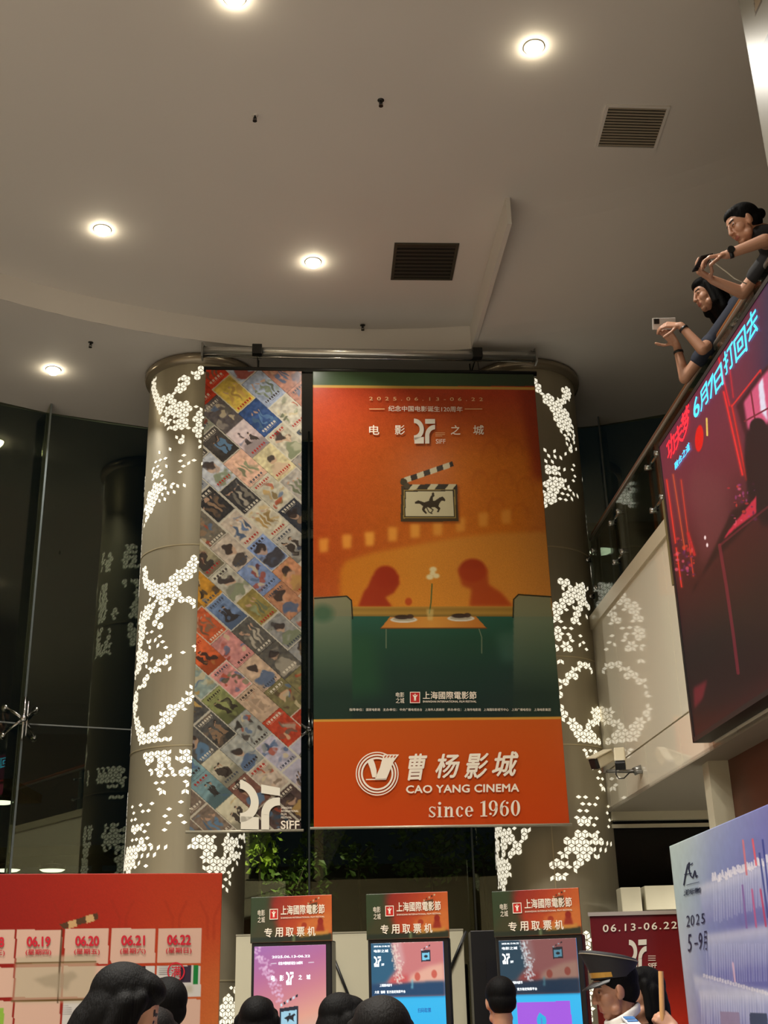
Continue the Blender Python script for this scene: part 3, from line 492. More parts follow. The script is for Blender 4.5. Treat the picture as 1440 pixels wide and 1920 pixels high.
# ------------------------------------------------------------------ lit metal columns
m_colmetal = mat('bronze_sheet', (166, 157, 133), 0.42, 0.4, vary=0.06, vscale=3, stretch=(6, 6, .25))
m_colring = mat('column_joint', (196, 184, 150), 0.3, 0.4)
m_lit = mat('lit_rhombus', (255, 249, 228), 0.4, emit=.85)
m_cap = mat('column_cap', (150, 138, 118), 0.25, 0.5)
def in_polys(x, y, PL):
    for pts in PL:
        c = False; n = len(pts); j = n-1
        for i in range(n):
            (x0, y0), (x1, y1) = pts[i], pts[j]
            if (y0 > y) != (y1 > y) and x < (x1-x0)*(y-y0)/(y1-y0)+x0: c = not c
            j = i
        if c: return True
    return False
def column(label, cx, cy, R, rings, PL, DOT, seam=None):
    t = thing('column', (cx, cy, 0), label, 'column', 'round lit columns', kind='thing')
    m = MB(); m.lathe([(R, 0), (R, H1-.08)], (cx, cy, 0), 96); m.build('shaft', m_colmetal, t, smooth=True)
    m = MB(); m.lathe([(R, H1-.10), (R+.045, H1-.085), (R+.055, H1-.05), (R+.055, H1-.02), (R+.03, H1-.001)], (cx, cy, 0), 96); m.build('cap', m_cap, t, smooth=True)
    for z in rings:
        m = MB(); m.lathe([(R, z-.006), (R+.004, z-.005), (R+.004, z+.005), (R, z+.006)], (cx, cy, 0), 96); m.build('joint_ring', m_colring, t)
    ac = math.atan2(-cx, -cy)                                  # direction from the column to the viewer
    if seam:
        m = MB()
        for az, z0, z1 in seam:
            q = [(cx+(R+k)*math.sin(az+e), cy+(R+k)*math.cos(az+e)) for k, e in ((0, -.008), (.004, -.008), (.004, .008), (0, .008))]
            m.hexa([(*p, z0) for p in q], [(*p, z1) for p in q])
        m.build('seam', m_colring, t)
    N = 50; w = 2*math.pi*R/N; s = w/math.sqrt(3); m = MB(); used = set()
    cells = []
    for row in range(int(H1/(1.5*s))+1):
        z = .03 + 1.5*s*row
        for k in range(N):
            u = (k + (row % 2)*.5)*w
            for q in range(3):
                if q == 0: pts = [(0, 0), (w/2, s/2), (0, s), (-w/2, s/2)]
                elif q == 1: pts = [(0, 0), (-w/2, s/2), (-w/2, -s/2), (0, -s)]
                else: pts = [(0, 0), (0, -s), (w/2, -s/2), (w/2, s/2)]
                cu, cz = sum(p[0] for p in pts)/4, sum(p[1] for p in pts)/4
                cells.append((u, z, [((p[0]-cu)*.80+cu, (p[1]-cz)*.80+cz) for p in pts], u+cu, z+cz))
    cen = []
    for (u, z, pts, cu, cz) in cells:
        a = cu/R; da = (a-ac+math.pi) % (2*math.pi) - math.pi
        back = abs(da) > math.radians(87)
        ae = ac + (math.copysign(math.pi, da) - da if back else da)
        P = (cx+R*math.sin(ae), cy+R*math.cos(ae), cz); x, y = proj(P); cen.append((float(x), float(y), back))
    XY = np.array([(c[0], c[1]) for c in cen]); bk = np.array([c[2] for c in cen])
    lit = set()
    for i, (x, y, b) in enumerate(cen):
        if cells[i][4] > H1-.14 or cells[i][4] < .05: continue
        if any(abs(cells[i][4]-z) < .03 for z in rings): continue
        if b:                                                   # the far side carries its own bands of clusters
            z_, q_ = cells[i][4], cells[i][3]/R
            band = any(lo < z_ < hi for lo, hi in ((5.95, 6.22), (5.0, 5.82), (3.52, 3.86), (2.6, 3.28), (.9, 1.6)))
            if band and math.sin(q_*7+z_*2.3)+.8*math.sin(q_*13-z_*5)+.5*math.cos(z_*11+q_*3) > .1 and random.random() > .12: lit.add(i)
            continue
        if in_polys(x, y, PL) and not in_polys(x, y, PAT_HOLES) and random.random() > .02: lit.add(i)
    for dx_, dy_ in DOT:
        d = np.hypot(XY[:, 0]-dx_, XY[:, 1]-dy_) + bk*999; lit.add(int(np.argmin(d)))
    for i in lit:
        u, z, pts, cu, cz = cells[i]
        m.add([(cx+(R+.003)*math.sin((u+p[0])/R), cy+(R+.003)*math.cos((u+p[0])/R), z+p[1]) for p in pts], [(0, 1, 2, 3)])
    m.build('lit_pattern', m_lit, t)
    return t
CL = (10.5*math.sin(math.radians(-9.4976)), 10.5*math.cos(math.radians(-9.4976))); RL = .497
CR = (10.73*math.sin(math.radians(7.473)), 10.73*math.cos(math.radians(7.473))); RR = .515
def ring_z(px, py, c, R):                                       # height of a joint on the side of the column that faces the viewer
    d = ray(px, py); return 1.65 + d[2]/math.hypot(d[0], d[1])*(math.hypot(*c)-R)
column('round bronze column with lit rhombus pattern behind the film poster collage banner', *CL, RL, [ring_z(352, 1020, CL, RL), ring_z(340, 1397, CL, RL), ring_z(435, 1838, CL, RL)], PAT_LEFT, DOT_LEFT)
_sa = math.atan2(-CR[0], -CR[1])
column('round bronze column with lit rhombus pattern behind the orange banner, beside the balcony', *CR, RR, [ring_z(1040, 1022, CR, RR), ring_z(1060, 1228, CR, RR), ring_z(1090, 1393, CR, RR), ring_z(1100, 1822, CR, RR)], PAT_RIGHT, DOT_RIGHT,
       [(_sa+.04, 1.9, 3.46)])

# ------------------------------------------------------------------ balcony on the right with its glass railing
HD = math.radians(-4.3267)
E0 = np.array([1.832, 10.34, 0.0]); AX = np.array([math.sin(HD), math.cos(HD), 0]); NX = np.array([AX[1], -AX[0], 0])   # NX points into the balcony
Z3 = np.array([0, 0, 1.0])
def bal(s, off, z): return E0 + AX*s + NX*off + Z3*z               # s along the edge (0 at its far end, negative towards us), off into the balcony
def slab(mb, s0, s1, o0, o1, z0, z1, mi=0):
    mb.hexa([bal(s0, o0, z0), bal(s1, o0, z0), bal(s1, o1, z0), bal(s0, o1, z0)], [bal(s0, o0, z1), bal(s1, o0, z1), bal(s1, o1, z1), bal(s0, o1, z1)], mi)
m_fascia = mat('white_cladding', (230, 222, 200), 0.06, spec=0.6, coat=0.3)
m_soffit = mat('balcony_soffit', (150, 142, 124), 0.5)
S_END = -11.5
bl = struct(thing('balcony', bal(0, 0, 0), None, None))
mb = MB(); slab(mb, 0, S_END, .03, 3.6, 4.25, 4.42); slab(mb, 0, S_END, .03, .16, 3.06, 4.68); mb.build('floor_slab', m_soffit, bl)
mb = MB(); slab(mb, 0, S_END, .0, 3.6, 3.03, 3.06); mb.build('soffit', m_soffit, bl)
for j, (s0, s1) in enumerate(((0.10, -.72), (-.72, -2.2), (-2.2, -3.7), (-3.7, -5.2), (-5.2, -6.7), (-6.7, -9.0), (-9.0, S_END))):
    mb = MB(); slab(mb, s0-.003, s1+.003, 0, .03, 3.365, 4.62); mb.build('cladding_panel', m_fascia, bl)
for j, (s0, s1) in enumerate(((0.10, -.1), (-.1, -.62), (-.62, -1.25), (-1.25, -2.1), (-2.1, -3.2), (-3.2, -5.2), (-5.2, -8), (-8, S_END))):
    mb = MB(); slab(mb, s0-.003, s1+.003, 0, .03, 3.04, 3.352); mb.build('cladding_panel', m_fascia, bl)
mb = MB(); slab(mb, .10, S_END, -.02, .2, 4.62, 4.74); slab(mb, .13, .10, -.02, .2, 3.04, 4.74); mb.build('edge_trim', mat('edge_trim_paint', (200, 190, 164), 0.3), bl)

rl = thing('railing', bal(0, .09, 4.74), 'glass balcony railing with wooden handrail and steel posts, above the screen', 'railing')
mb = MB(); mb.tube([bal(-.03, .09, 5.515), bal(S_END, .09, 5.515)], .034, 16); mb.build('handrail', mat('handrail_wood', (150, 92, 44), 0.35, vary=.2, vscale=20, stretch=(1, .1, 1)), rl, smooth=True)
mb = MB(); slab(mb, -.03, S_END, .07, .11, 5.462, 5.485); mb.tube([bal(-.03, .055, 5.468), bal(S_END, .055, 5.468)], .019, 14); mb.build('steel_rail', mat('satin_rail', (206, 200, 188), .3, .75), rl, smooth=True)
m_rglass = glass_mat('railing_glass', (222, 230, 226), 1.5, .6)
posts = [-.07, -1.0, -2.15, -3.62, -5.1, -6.6, -8.1]
for s in posts:
    mb = MB()
    for o in (.075, .105): slab(mb, s-.05, s+.05, o-.005, o+.005, 4.62, 5.46)
    po = mb.build('post', mat('post_satin', (170, 166, 154), .4, .35), rl)
    k = MB()
    for z in (4.95, 5.3):
        k.tube([bal(s-.14, .03, z), bal(s+.14, .03, z)], .011, 8)
        for e in (-.13, .13): k.tube([bal(s+e, .0, z), bal(s+e, .06, z)], .022, 12)
    k.build('glass_clamp', m_chrome, po, smooth=True)
for s0, s1 in zip(posts[:-1], posts[1:]):
    mb = MB(); slab(mb, s0-.06, s1+.06, .015, .027, 4.76, 5.4); mb.build('glass_panel', m_rglass, rl)

# under the balcony: lintel, dark door glass, pillar, brown wall, cream panels
mb = MB(); slab(mb, .0, .08, .02, 1.6, 2.96, 3.05); slab(mb, .03, .06, .02, 1.6, 2.90, 2.93); struct(mb.build('trim_2', m_cream))
mb = MB(); slab(mb, .10, .12, .02, 1.6, 0, 2.96); struct(mb.build('door_1', glass_mat('door_glass', (70, 80, 80), 1.5, 1.0)))
p0 = on_y(1325, 1411, 8.0); p1 = on_y(1363, 1411, 8.0)
mb = MB(); mb.box(((p0[0]+p1[0])/2, 8.0+.08, 1.515), (p1[0]-p0[0], .16, 3.03)); tag(mb.build('pillar', m_cream, loc=((p0[0]+p1[0])/2, 8.08, 0)), 'square cream pillar under the balcony behind the pale blue board', 'pillar', kind='thing')
m_brown = mat('brown_wall_paint', (92, 52, 36), 0.45, vary=.1, vscale=2)
mb = MB(); q0 = np.array([p1[0], 8.02, 0]); q1 = q0 - AX*9
mb.hexa([q0, q1, q1+NX*.15, q0+NX*.15], [p+Z3*3.03 for p in (q0, q1, q1+NX*.15, q0+NX*.15)]); struct(mb.build('wall_right', m_brown))

lamp('vestibule_fill_lamp', (3.6, 8.5, 3.0), 300, .2)  # unseen lamp added to brighten the balcony soffit by bounce
# ------------------------------------------------------------------ ceiling lights, grilles, sprinklers
m_lens = mat('lamp_lens', (255, 240, 208), 0.4, emit=60.0)
m_trim = mat('lamp_trim', (225, 220, 205), 0.25, 0.3)
def downlight(loc, label):
    t = thing('ceiling_light', loc, label, 'ceiling light', 'round downlights in the ceiling')
    m = MB(); m.lathe([(.072, 0), (.073, -.003), (.068, -.006), (.060, -.006), (.056, -.002)], loc, 32); m.build('trim_ring', m_trim, t, smooth=True)
    m = MB(); m.lathe([(.057, -.004), (.053, -.024), (.040, -.042), (.019, -.051), (.001, -.053)], loc, 32); m.build('lens', m_lens, t, smooth=True)
    lamp('lamp', (0, 0, -.062), LAMP_POWER, .11, spread=math.radians(118), parent=t)
    return t
for px, py, z, lb in ((440, -4, H2, 'bright round downlight cut by the top edge of the view'), (1001, 88, H2, 'bright round downlight nearest the louvred ceiling grille'),
                      (192, 430, H2, 'round downlight at far left of the raised ceiling, above the curved step'), (587, 491, H2, 'round downlight left of the dark square ceiling grille'),
                      (100, 693, H1, 'round downlight on the low outer ceiling, left of the column'), (1393, 574, H2-.02, 'round downlight seen through the balcony railing glass')):
    downlight(on_z(px, py, z) , lb)
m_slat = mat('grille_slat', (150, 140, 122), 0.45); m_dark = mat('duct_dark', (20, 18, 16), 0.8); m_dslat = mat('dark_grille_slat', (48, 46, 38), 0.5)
def grille(px4, z, label, slatm, nsl, frame_m):
    c = [on_z(x, y, z) for x, y in px4]; ctr = sum(c)/4
    t = thing('ceiling_grille', ctr, label, 'vent')
    a = c[1]-c[0]; b = c[3]-c[0]; wx, wy = np.linalg.norm(a), np.linalg.norm(b); ax, by = a/wx, b/wy; up = np.array([0, 0, 1.])
    L = lambda u, v, h: c[0]+ax*u*wx+by*v*wy+up*h
    def bar(m, u0, u1, v0, v1, h0, h1): m.hexa([L(u0, v0, h0), L(u1, v0, h0), L(u1, v1, h0), L(u0, v1, h0)], [L(u0, v0, h1), L(u1, v0, h1), L(u1, v1, h1), L(u0, v1, h1)])
    m = MB(); e = .05
    bar(m, -e, 1+e, -e, 0, -.012, -.001); bar(m, -e, 1+e, 1, 1+e, -.012, -.001); bar(m, -e, 0, 0, 1, -.012, -.001); bar(m, 1, 1+e, 0, 1, -.012, -.001); m.build('frame', frame_m, t)
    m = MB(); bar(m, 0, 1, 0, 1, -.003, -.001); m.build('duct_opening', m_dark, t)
    m = MB()
    for k in range(nsl): bar(m, 0, 1, (k+.15)/nsl, (k+.62)/nsl, -.010, -.004)
    m.build('slats', slatm, t)
grille([(1141, 199), (1250, 202), (1219, 275), (1121, 273)], H2, 'pale louvred ceiling grille beside the downlight on the right', m_slat, 14, m_ceil)
grille([(745, 458), (855, 459), (843, 521), (738, 520)], H2, 'dark square ceiling grille left of the bulkhead', m_dslat, 9, mat('dark_frame', (58, 56, 46), .5))
def sprinkler(px, py, z, label, guard):
    p = on_z(px, py, z); k_ = .6; t = thing('sprinkler', p, label, 'sprinkler', 'sprinkler heads in the ceiling')
    m = MB(); m.lathe([(.024, 0), (.023, -.004), (.008, -.007)], p, 20); m.build('rose', m_ceil if guard else m_dark_metal, t, smooth=True)
    m = MB(); m.tube([p-Z3*.005, p-Z3*.03], [.006, .007], 10)
    for e in (-1, 1): m.tube([p+(e*.007, 0, -.018), p+(e*.012, 0, -.034), p+(e*.003, 0, -.05)], .0028, 6)
    m.build('body', m_dark_metal, t, smooth=True)
    m = MB(); m.lathe([(.001, -.048), (.016, -.049), (.016, -.052), (.001, -.051)], p, 16); m.build('deflector', m_dark_metal, t)
sprinkler(478, 216, H2, 'small pale ceiling sprinkler below the downlight at the top edge', True)
sprinkler(714, 188, H2, 'small dark sprinkler in the middle of the raised ceiling', False)
sprinkler(680, 610, H2-.005, 'small dark sprinkler by the curved ceiling step above the banner rail', False)
sprinkler(170, 642, H1, 'small dark sprinkler on the low outer ceiling left of the column', False)

# ------------------------------------------------------------------ outside, at night
m_ground = mat('outside_paving', (30, 29, 27), .8, vary=.2)
mb = MB(); mb.box((0, 21, -.05), (60, 24, .1)); struct(mb.build('ground_outside', m_ground))
mb = MB(); mb.box((0, 17.2, 1.65), (40, .4, 3.3)); struct(mb.build('wall_outside', mat('outside_brick', (40, 23, 18), .8, vary=.25, vscale=6, bump=.3, bscale=12)))
m_bark = mat('bark', (70, 56, 40), .9); m_leaf = mat('leaf', (96, 120, 44), .5, vary=.5, vscale=14); m_leaf2 = mat('lit_leaf', (170, 190, 70), .5, vary=.4, vscale=14)  # paler second leaf puts the lit tree's brightness into its colour
def shrub(px, py, y, rx, rz, nl, ls, label, lm):
    c = on_y(px, py, y); r = random.Random(int(px)); t = thing('garden_tree', (c[0], y, 0), label, 'tree', 'trees outside the glass wall')
    m = MB(); m.tube([(c[0], y, 0), (c[0]+.03, y, c[2]*.5), (c[0], y, c[2])], [.035, .028, .012], 7)
    for k in range(9):
        q = r.random()*6.28; h = r.uniform(-.6, .8)*rz; m.tube([(c[0], y, c[2]+h*.4-rz*.3), (c[0]+math.cos(q)*rx*.8, y+math.sin(q)*rx*.8, c[2]+h)], [.01, .004], 5)
    m.build('trunk', m_bark, t)
    m = MB()
    for k in range(nl):
        q = Vector((r.gauss(0, 1), r.gauss(0, 1), r.gauss(0, 1))).normalized()*(r.random()**.45); clump = math.sin(q.x*5+px)*math.cos(q.z*6)
        if clump < -.35: continue
        o = np.array([c[0]+q.x*rx, y+q.y*rx, c[2]+q.z*rz]); R = np.array(Euler((r.uniform(0, 6), r.uniform(0, 6), r.uniform(0, 6))).to_matrix())
        L = ls*r.uniform(.7, 1.3)
        m.add([o+R@np.array(v) for v in ((0, 0, 0), (L*.3, L*.4, L*.06), (0, L, 0), (-L*.3, L*.4, L*.06))], [(0, 1, 2, 3)])
    m.build('foliage', lm, t)
for a in ((486, 1583, 13.0, .22, .28, 260, .09, 'small bright yellow green tree outside, right beside the column', m_leaf2), (556, 1655, 13.2, .42, .36, 420, .09, 'leafy dim tree outside, behind the first ticket kiosk', m_leaf),
          (608, 1582, 14.3, .30, .30, 260, .08, 'dim tree outside, below the gap between the two banners', m_leaf), (672, 1612, 13.2, .22, .20, 180, .08, 'small dim tree outside, left of the second ticket kiosk sign', m_leaf),
          (806, 1596, 13.9, .52, .34, 420, .09, 'wide dim tree outside, under the middle of the orange banner', m_leaf), (905, 1600, 15.2, .26, .26, 160, .08, 'dim tree outside, left of the column on the right', m_leaf)):
    shrub(*a)
def outside_disc(px, py, y, label):  # glowing disc added outside for a bright spot in the glass
    p = on_y(px, py, y); t = thing('outside_disc', p, label, 'lamp', 'glowing discs added outside the glass')
    m = MB(); m.lathe([(.13, .03), (.14, .0), (.11, -.018), (.001, -.024)], p, 24); m.build('lens', mat('disc_lens', (255, 244, 220), .4, emit=2.2), t, smooth=True)
    m = MB(); m.lathe([(.145, .0), (.145, .05), (.03, .07), (.03, .11)], p, 24); m.build('housing', m_dark_metal, t)
    return p
mb = MB(); mb.box((-4.4, 14.2, 3.2), (2.4, 1.2, .1)); mb.box((-4.9, 14.2, 3.95), (1.3, 1.2, .1)); mb.box((-5.4, 14.7, 1.9), (.12, .12, 4.0)); mb.box((-3.5, 14.7, 1.6), (.1, .1, 3.2))
struct(mb.build('disc_shelf_outside', mat('disc_shelf_paint', (30, 32, 32), .7)))  # slabs and posts added to carry the glowing discs
outside_disc(98, 1631, 14.1, 'white glowing disc added outside the glass, just above the red calendar board')
outside_disc(14, 1631, 14.1, 'white glowing disc added outside at the left edge, above the red calendar board')
outside_disc(2, 1504, 14.1, 'white glowing disc added outside at the left edge, highest of the three')
mb = MB(); mb.box((2.9, 14.2, 6.85), (1.6, 1.2, .1)); mb.box((3.5, 14.7, 3.4), (.12, .12, 6.9)); struct(mb.build('disc_beam_outside', MATS['disc_shelf_paint']))  # slab and post added to carry a glowing disc
outside_disc(1127, 1034, 14.1, 'white glowing disc added beyond the railing glass at the far end of the balcony')
for gx, gy_, gp, aim in ((-.95, 12.75, 9, (-1.42, 13.0, 3.2)), (.3, 12.6, 1.6, (.2, 13.7, 2.8))):  # unseen lamps added outside to light the trees
    o = thing('garden_fill_lamp', (gx, gy_, 0), None, 'lamp'); o['label'] = 'small unseen lamp added on the paving outside, %s' % ('by the bright tree' if gx < 0 else 'by the wide dim tree')
    m = MB(); m.tube([(gx, gy_, 0), (gx, gy_, .2)], .02, 8); m.lathe([(.02, .2), (.06, .24), (.06, .3), (.001, .3)], (gx, gy_, 0), 16); m.build('housing', m_dark_metal, o)
    lamp('spot', (gx, gy_, .34), gp, .1, (1, .95, .62), spread=math.radians(50 if gx < 0 else 120), aim=aim)

# ------------------------------------------------------------------ hanging banners and their rail
YA = math.radians(4.8)
BP = np.array([-1.5, 9.55, 0]); BD = np.array([math.cos(YA), math.sin(YA), 0]); BN = np.array([math.sin(YA), -math.cos(YA), 0])
BPL = (BP, BN)
def bpt(u, z, off=0.0): return BP + BD*u + BN*off + Z3*z
m_vinyl = print_mat('banner_print', .22, spec=.28, gain=.86); m_collage = print_mat('collage_print', .24, spec=.3, gain=.68); m_whitesheet = print_mat('white_banner_print', .35, spec=.3, gain=.31)
m_rodlight = mat('banner_rod', (176, 170, 150), .35, .3)

t = thing('banner_rail', bpt(1.42, 7.1), 'long steel banner rail hung below the ceiling between the two columns', 'rail')
m_tube = mat('satin_steel', (214, 212, 206), .28, .85)
mb = MB(); mb.tube([bpt(-.11, 7.105), bpt(2.955, 7.105)], .034, 20); mb.build('tube', m_tube, t, smooth=True)
mb = MB(); mb.tube([bpt(-.11, 7.06, -.02), bpt(2.955, 7.06, -.02)], .010, 8); mb.tube([bpt(-.11, 7.15, -.02), bpt(2.955, 7.15, -.02)], .010, 8); mb.build('guide_rod', m_chrome, t, smooth=True)
for u in (.385, 2.405):
    mb = MB(); mb.hexa([bpt(u-.045, 7.06, -.05), bpt(u+.045, 7.06, -.05), bpt(u+.045, 7.06, .05), bpt(u-.045, 7.06, .05)], [bpt(u-.045, 7.16, -.05), bpt(u+.045, 7.16, -.05), bpt(u+.045, 7.16, .05), bpt(u-.045, 7.16, .05)])
    mb.build('clamp', m_dark_metal, t, bevel=.006)
    mb = MB(); mb.tube([bpt(u, 7.07), bpt(u+.01, 6.95)], .004, 6); mb.build('hanging_wire', m_dark_metal, t)
for u in (-.11, 2.955):
    mb = MB(); mb.hexa([bpt(u-.008, 7.03, -.06), bpt(u+.008, 7.03, -.06), bpt(u+.008, 7.03, .04), bpt(u-.008, 7.03, .04)], [bpt(u-.008, 7.20, -.06), bpt(u+.008, 7.20, -.06), bpt(u+.008, 7.17, .04), bpt(u-.008, 7.17, .04)])
    mb.tube([bpt(u, 7.12, .0), bpt(u, 7.12, -.15), bpt(u, 7.25, -.16)], .008, 8)
    mb.build('end_plate', m_alu, t)
for u in (.385, 2.405):
    mb = MB(); mb.tube([bpt(u, 7.12), bpt(u, 7.12, -.42), bpt(u, 7.25, -.43)], .007, 8); mb.build('hanger', m_dark_metal, t)
mb = MB(); mb.tube([bpt(-.09, 6.915), bpt(2.945, 6.915)], .026, 14); mb.build('lower_bar', m_dark_metal, t, smooth=True)

def banner(label, u0, u1, ztop, zbot, nx, ny, paint, wave, pm=None):
    r = thing('hanging_banner', bpt((u0+u1)/2, ztop), label, 'banner')
    a = Art(bpt(u0, ztop, .03), bpt(u1, ztop, .03)-bpt(u0, ztop, .03), np.array([0, 0, zbot-ztop]), nx, ny); paint(a)
    a.sheet('printed_sheet', pm or m_vinyl, r, .003, wave=wave)
    m = MB(); m.tube([bpt(u0-.03, zbot-.006, .03), bpt(u1+.02, zbot-.006, .03)], .011, 10); m.build('bottom_rod', m_rodlight, r, smooth=True)
    return r

def paint_main(a):
    X, Y = a.X, a.Y
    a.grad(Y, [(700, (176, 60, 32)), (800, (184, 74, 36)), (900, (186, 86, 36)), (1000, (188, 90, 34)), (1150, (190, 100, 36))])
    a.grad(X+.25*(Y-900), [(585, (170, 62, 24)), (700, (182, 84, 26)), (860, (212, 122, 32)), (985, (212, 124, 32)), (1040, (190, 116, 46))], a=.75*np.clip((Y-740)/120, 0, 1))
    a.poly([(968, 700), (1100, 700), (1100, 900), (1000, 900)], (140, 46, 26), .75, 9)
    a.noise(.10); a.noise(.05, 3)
    for cx, cy in ((920, 850), (965, 846), (900, 905), (945, 902), (985, 915), (930, 955), (975, 965), (1005, 1010), (960, 1035), (690, 880), (640, 920), (730, 860)):    # chair backs faintly in the wall
        mk = np.clip(1-np.abs(np.hypot((X-cx)/15, (Y-cy)/20)-1)*6, 0, 1)*(Y < cy+8); a.blend(a.blur(mk, 2), (158, 72, 26), .35)
    beam = [(636, 1140), (638, 1070), (648, 1052), (700, 1036), (780, 1022), (860, 1008), (930, 1000), (1040, 996), (1040, 1150)]
    mk = a.blur(a.mask_poly(beam), 4); a.grad(X, [(640, (206, 124, 34)), (780, (216, 140, 46)), (960, (214, 140, 54)), (1030, (196, 130, 56))], mk, .92)
    a.noise(.09); 
    for cx, cy, g in ((607, 1023, .8), (650.5, 1016, .85), (693, 1011, 1), (736, 1002, .9), (778.5, 995.5, 1), (820.5, 991.5, .9), (863, 984.5, .8), (906, 975, .8), (949, 969.5, .75)):
        a.poly([(cx-9, cy-13), (cx+9, cy-14), (cx+8, cy+12), (cx-8, cy+13)], (236, 158, 62), g, 3)
    red = (160, 50, 22)
    a.ell(723, 1082, 26, 24, red, 1, .25); a.poly([(698, 1080), (748, 1078), (749, 1095), (738, 1112), (722, 1120), (735, 1137), (672, 1137), (682, 1110), (690, 1100)], red, .95, 2)
    a.ell(766, 1128, 8, 9, (178, 62, 26), .8, .4)
    a.ell(886, 1070, 29, 25, red, .9, .25); a.poly([(858, 1066), (914, 1066), (916, 1096), (940, 1112), (962, 1137), (880, 1137), (884, 1105), (866, 1098)], (172, 64, 26), .85, 3)
    led = a.mask_poly([(660, 1137), (966, 1137), (966, 1158), (660, 1157)]); a.grad(Y, [(1136, (190, 140, 60)), (1143, (150, 116, 50)), (1150, (172, 132, 58)), (1157, (120, 96, 44))], led)
    gm = (Y > 1156).astype(float); a.grad(Y, [(1156, (44, 88, 70)), (1200, (38, 72, 54)), (1260, (34, 58, 48)), (1345, (32, 48, 44))], gm)
    a.blend(gm*a.blur(a.mask_poly([(590, 1200), (700, 1190), (720, 1300), (600, 1320)]), 14), (44, 84, 52), .6)
    a.blend(gm*a.blur(a.mask_poly([(930, 1190), (980, 1180), (985, 1240), (940, 1240)]), 8), (70, 104, 88), .5)
    for pts in ([(588, 1120), (652, 1118), (659, 1128), (661, 1352), (588, 1352)], [(1032, 1118), (970, 1116), (963, 1126), (962, 1352), (1060, 1352)]):      # pale bench backs
        mk = a.blur(a.mask_poly(pts), 1); a.grad(Y, [(1115, (128, 132, 104)), (1165, (112, 122, 96)), (1230, (74, 92, 72)), (1300, (38, 56, 46))], mk, .92)
    a.ell(605, 1150, 28, 22, (58, 92, 66), .8, .6)
    a.line([(590, 1122), (650, 1118), (659, 1126), (661, 1160)], 2.4, (30, 34, 26)); a.line([(1034, 1119), (972, 1115), (963, 1124), (962, 1158)], 2.4, (30, 34, 26))
    top = a.mask_poly([(731, 1157), (892, 1156), (912, 1178), (714, 1178)]); a.grad(X, [(714, (196, 124, 52)), (810, (210, 146, 62)), (912, (188, 116, 48))], top)
    a.line([(714, 1178), (912, 1178)], 2, (120, 70, 30)); a.line([(724, 1180), (724, 1215)], 1.5, (120, 130, 100)); a.line([(898, 1180), (903, 1195), (903, 1225)], 1.5, (120, 130, 100))
    for cx, cy in ((757, 1162), (864, 1160)):
        a.ell(cx, cy, 27, 6, (214, 206, 184)); a.ell(cx, cy-1, 22, 4, (176, 166, 140)); a.ell(cx-3, cy-5, 17, 5, (52, 38, 30), .9, .3); a.ell(cx+12, cy-6, 8, 5, (66, 48, 38), .9, .3)
    a.line([(810, 1095), (808, 1130), (805, 1150)], 2.2, (70, 96, 52)); a.poly([(799, 1142), (813, 1142), (811, 1163), (802, 1163)], (214, 190, 120), .55, 1)
    for cx, cy, rr in ((812, 1068, 9), (806, 1082, 9), (818, 1080, 8), (811, 1075, 7)): a.ell(cx, cy, rr, rr*.75, (238, 226, 176), .9, .5)
    # clapperboard with a running horse
    fr = [(752.5, 911), (857, 909), (859.5, 978), (751, 978)]; a.poly([(x+3, y+3) for x, y in fr], (110, 50, 24), .6, 2); a.poly(fr, (74, 60, 40))
    a.poly([(757, 918), (853, 917), (855, 972), (756, 972)], (150, 128, 70)); a.poly([(759, 920), (851, 919), (853, 970), (758, 970)], (52, 44, 32)); a.poly([(761, 922), (849, 921), (851, 968), (760, 968)], (206, 196, 158))
    a.poly([(758, 908), (856, 908), (857, 918), (758, 918)], (52, 44, 34))
    for x in (774, 808, 842): a.poly([(x, 908), (x+14, 908), (x+6, 918), (x-8, 918)], (206, 196, 158))
    st = [(751, 898), (848, 865), (851, 874), (757, 907)]; a.poly(st, (50, 42, 34))
    for k in range(4):
        q = .06+k*.25; f = lambda s, v: (751+97*s+v*5, 898-33*s+v*9); a.poly([f(q, 0), f(q+.13, 0), f(q+.10, 1), f(q-.03, 1)], (208, 198, 164))
    a.ell(757, 904, 7, 7, (70, 62, 44)); a.ell(763, 911, 6, 6, (80, 70, 50))
    hz = (58, 48, 34)
    a.poly([(778, 941), (784, 938), (796, 942), (806, 938), (815, 939), (824, 933), (830, 931), (835, 937), (834, 940), (828, 939), (824, 944), (822, 950), (826, 953), (823, 960), (819, 961), (821, 955), (815, 951), (806, 952), (800, 951), (796, 956), (801, 962), (798, 964), (791, 956), (793, 949), (788, 945), (778, 944)], hz, 1, 0)
    a.line([(806, 952), (812, 956), (808, 962)], 2, hz); a.line([(800, 952), (804, 960), (810, 963)], 1.8, hz)
    a.poly([(804, 938), (808, 930), (811, 926), (815, 929), (812, 933), (812, 939)], hz); a.ell(812, 926, 2.6, 2.6, hz)
    gt = (Y < 724).astype(float); a.grad(X, [(590, (66, 84, 54)), (800, (62, 86, 56)), (1000, (48, 60, 44))], gt*.999)
    a.line([(560, 724), (1040, 729)], 5, (198, 156, 74))
    bt = a.mask_poly([(540, 1351), (1100, 1345), (1100, 1600), (540, 1600)]); a.grad(Y, [(1345, (196, 88, 30)), (1440, (198, 79, 25)), (1550, (202, 71, 23))], bt); 
    a.line([(560, 1351.5), (1090, 1345.5)], 4.5, (206, 150, 62))

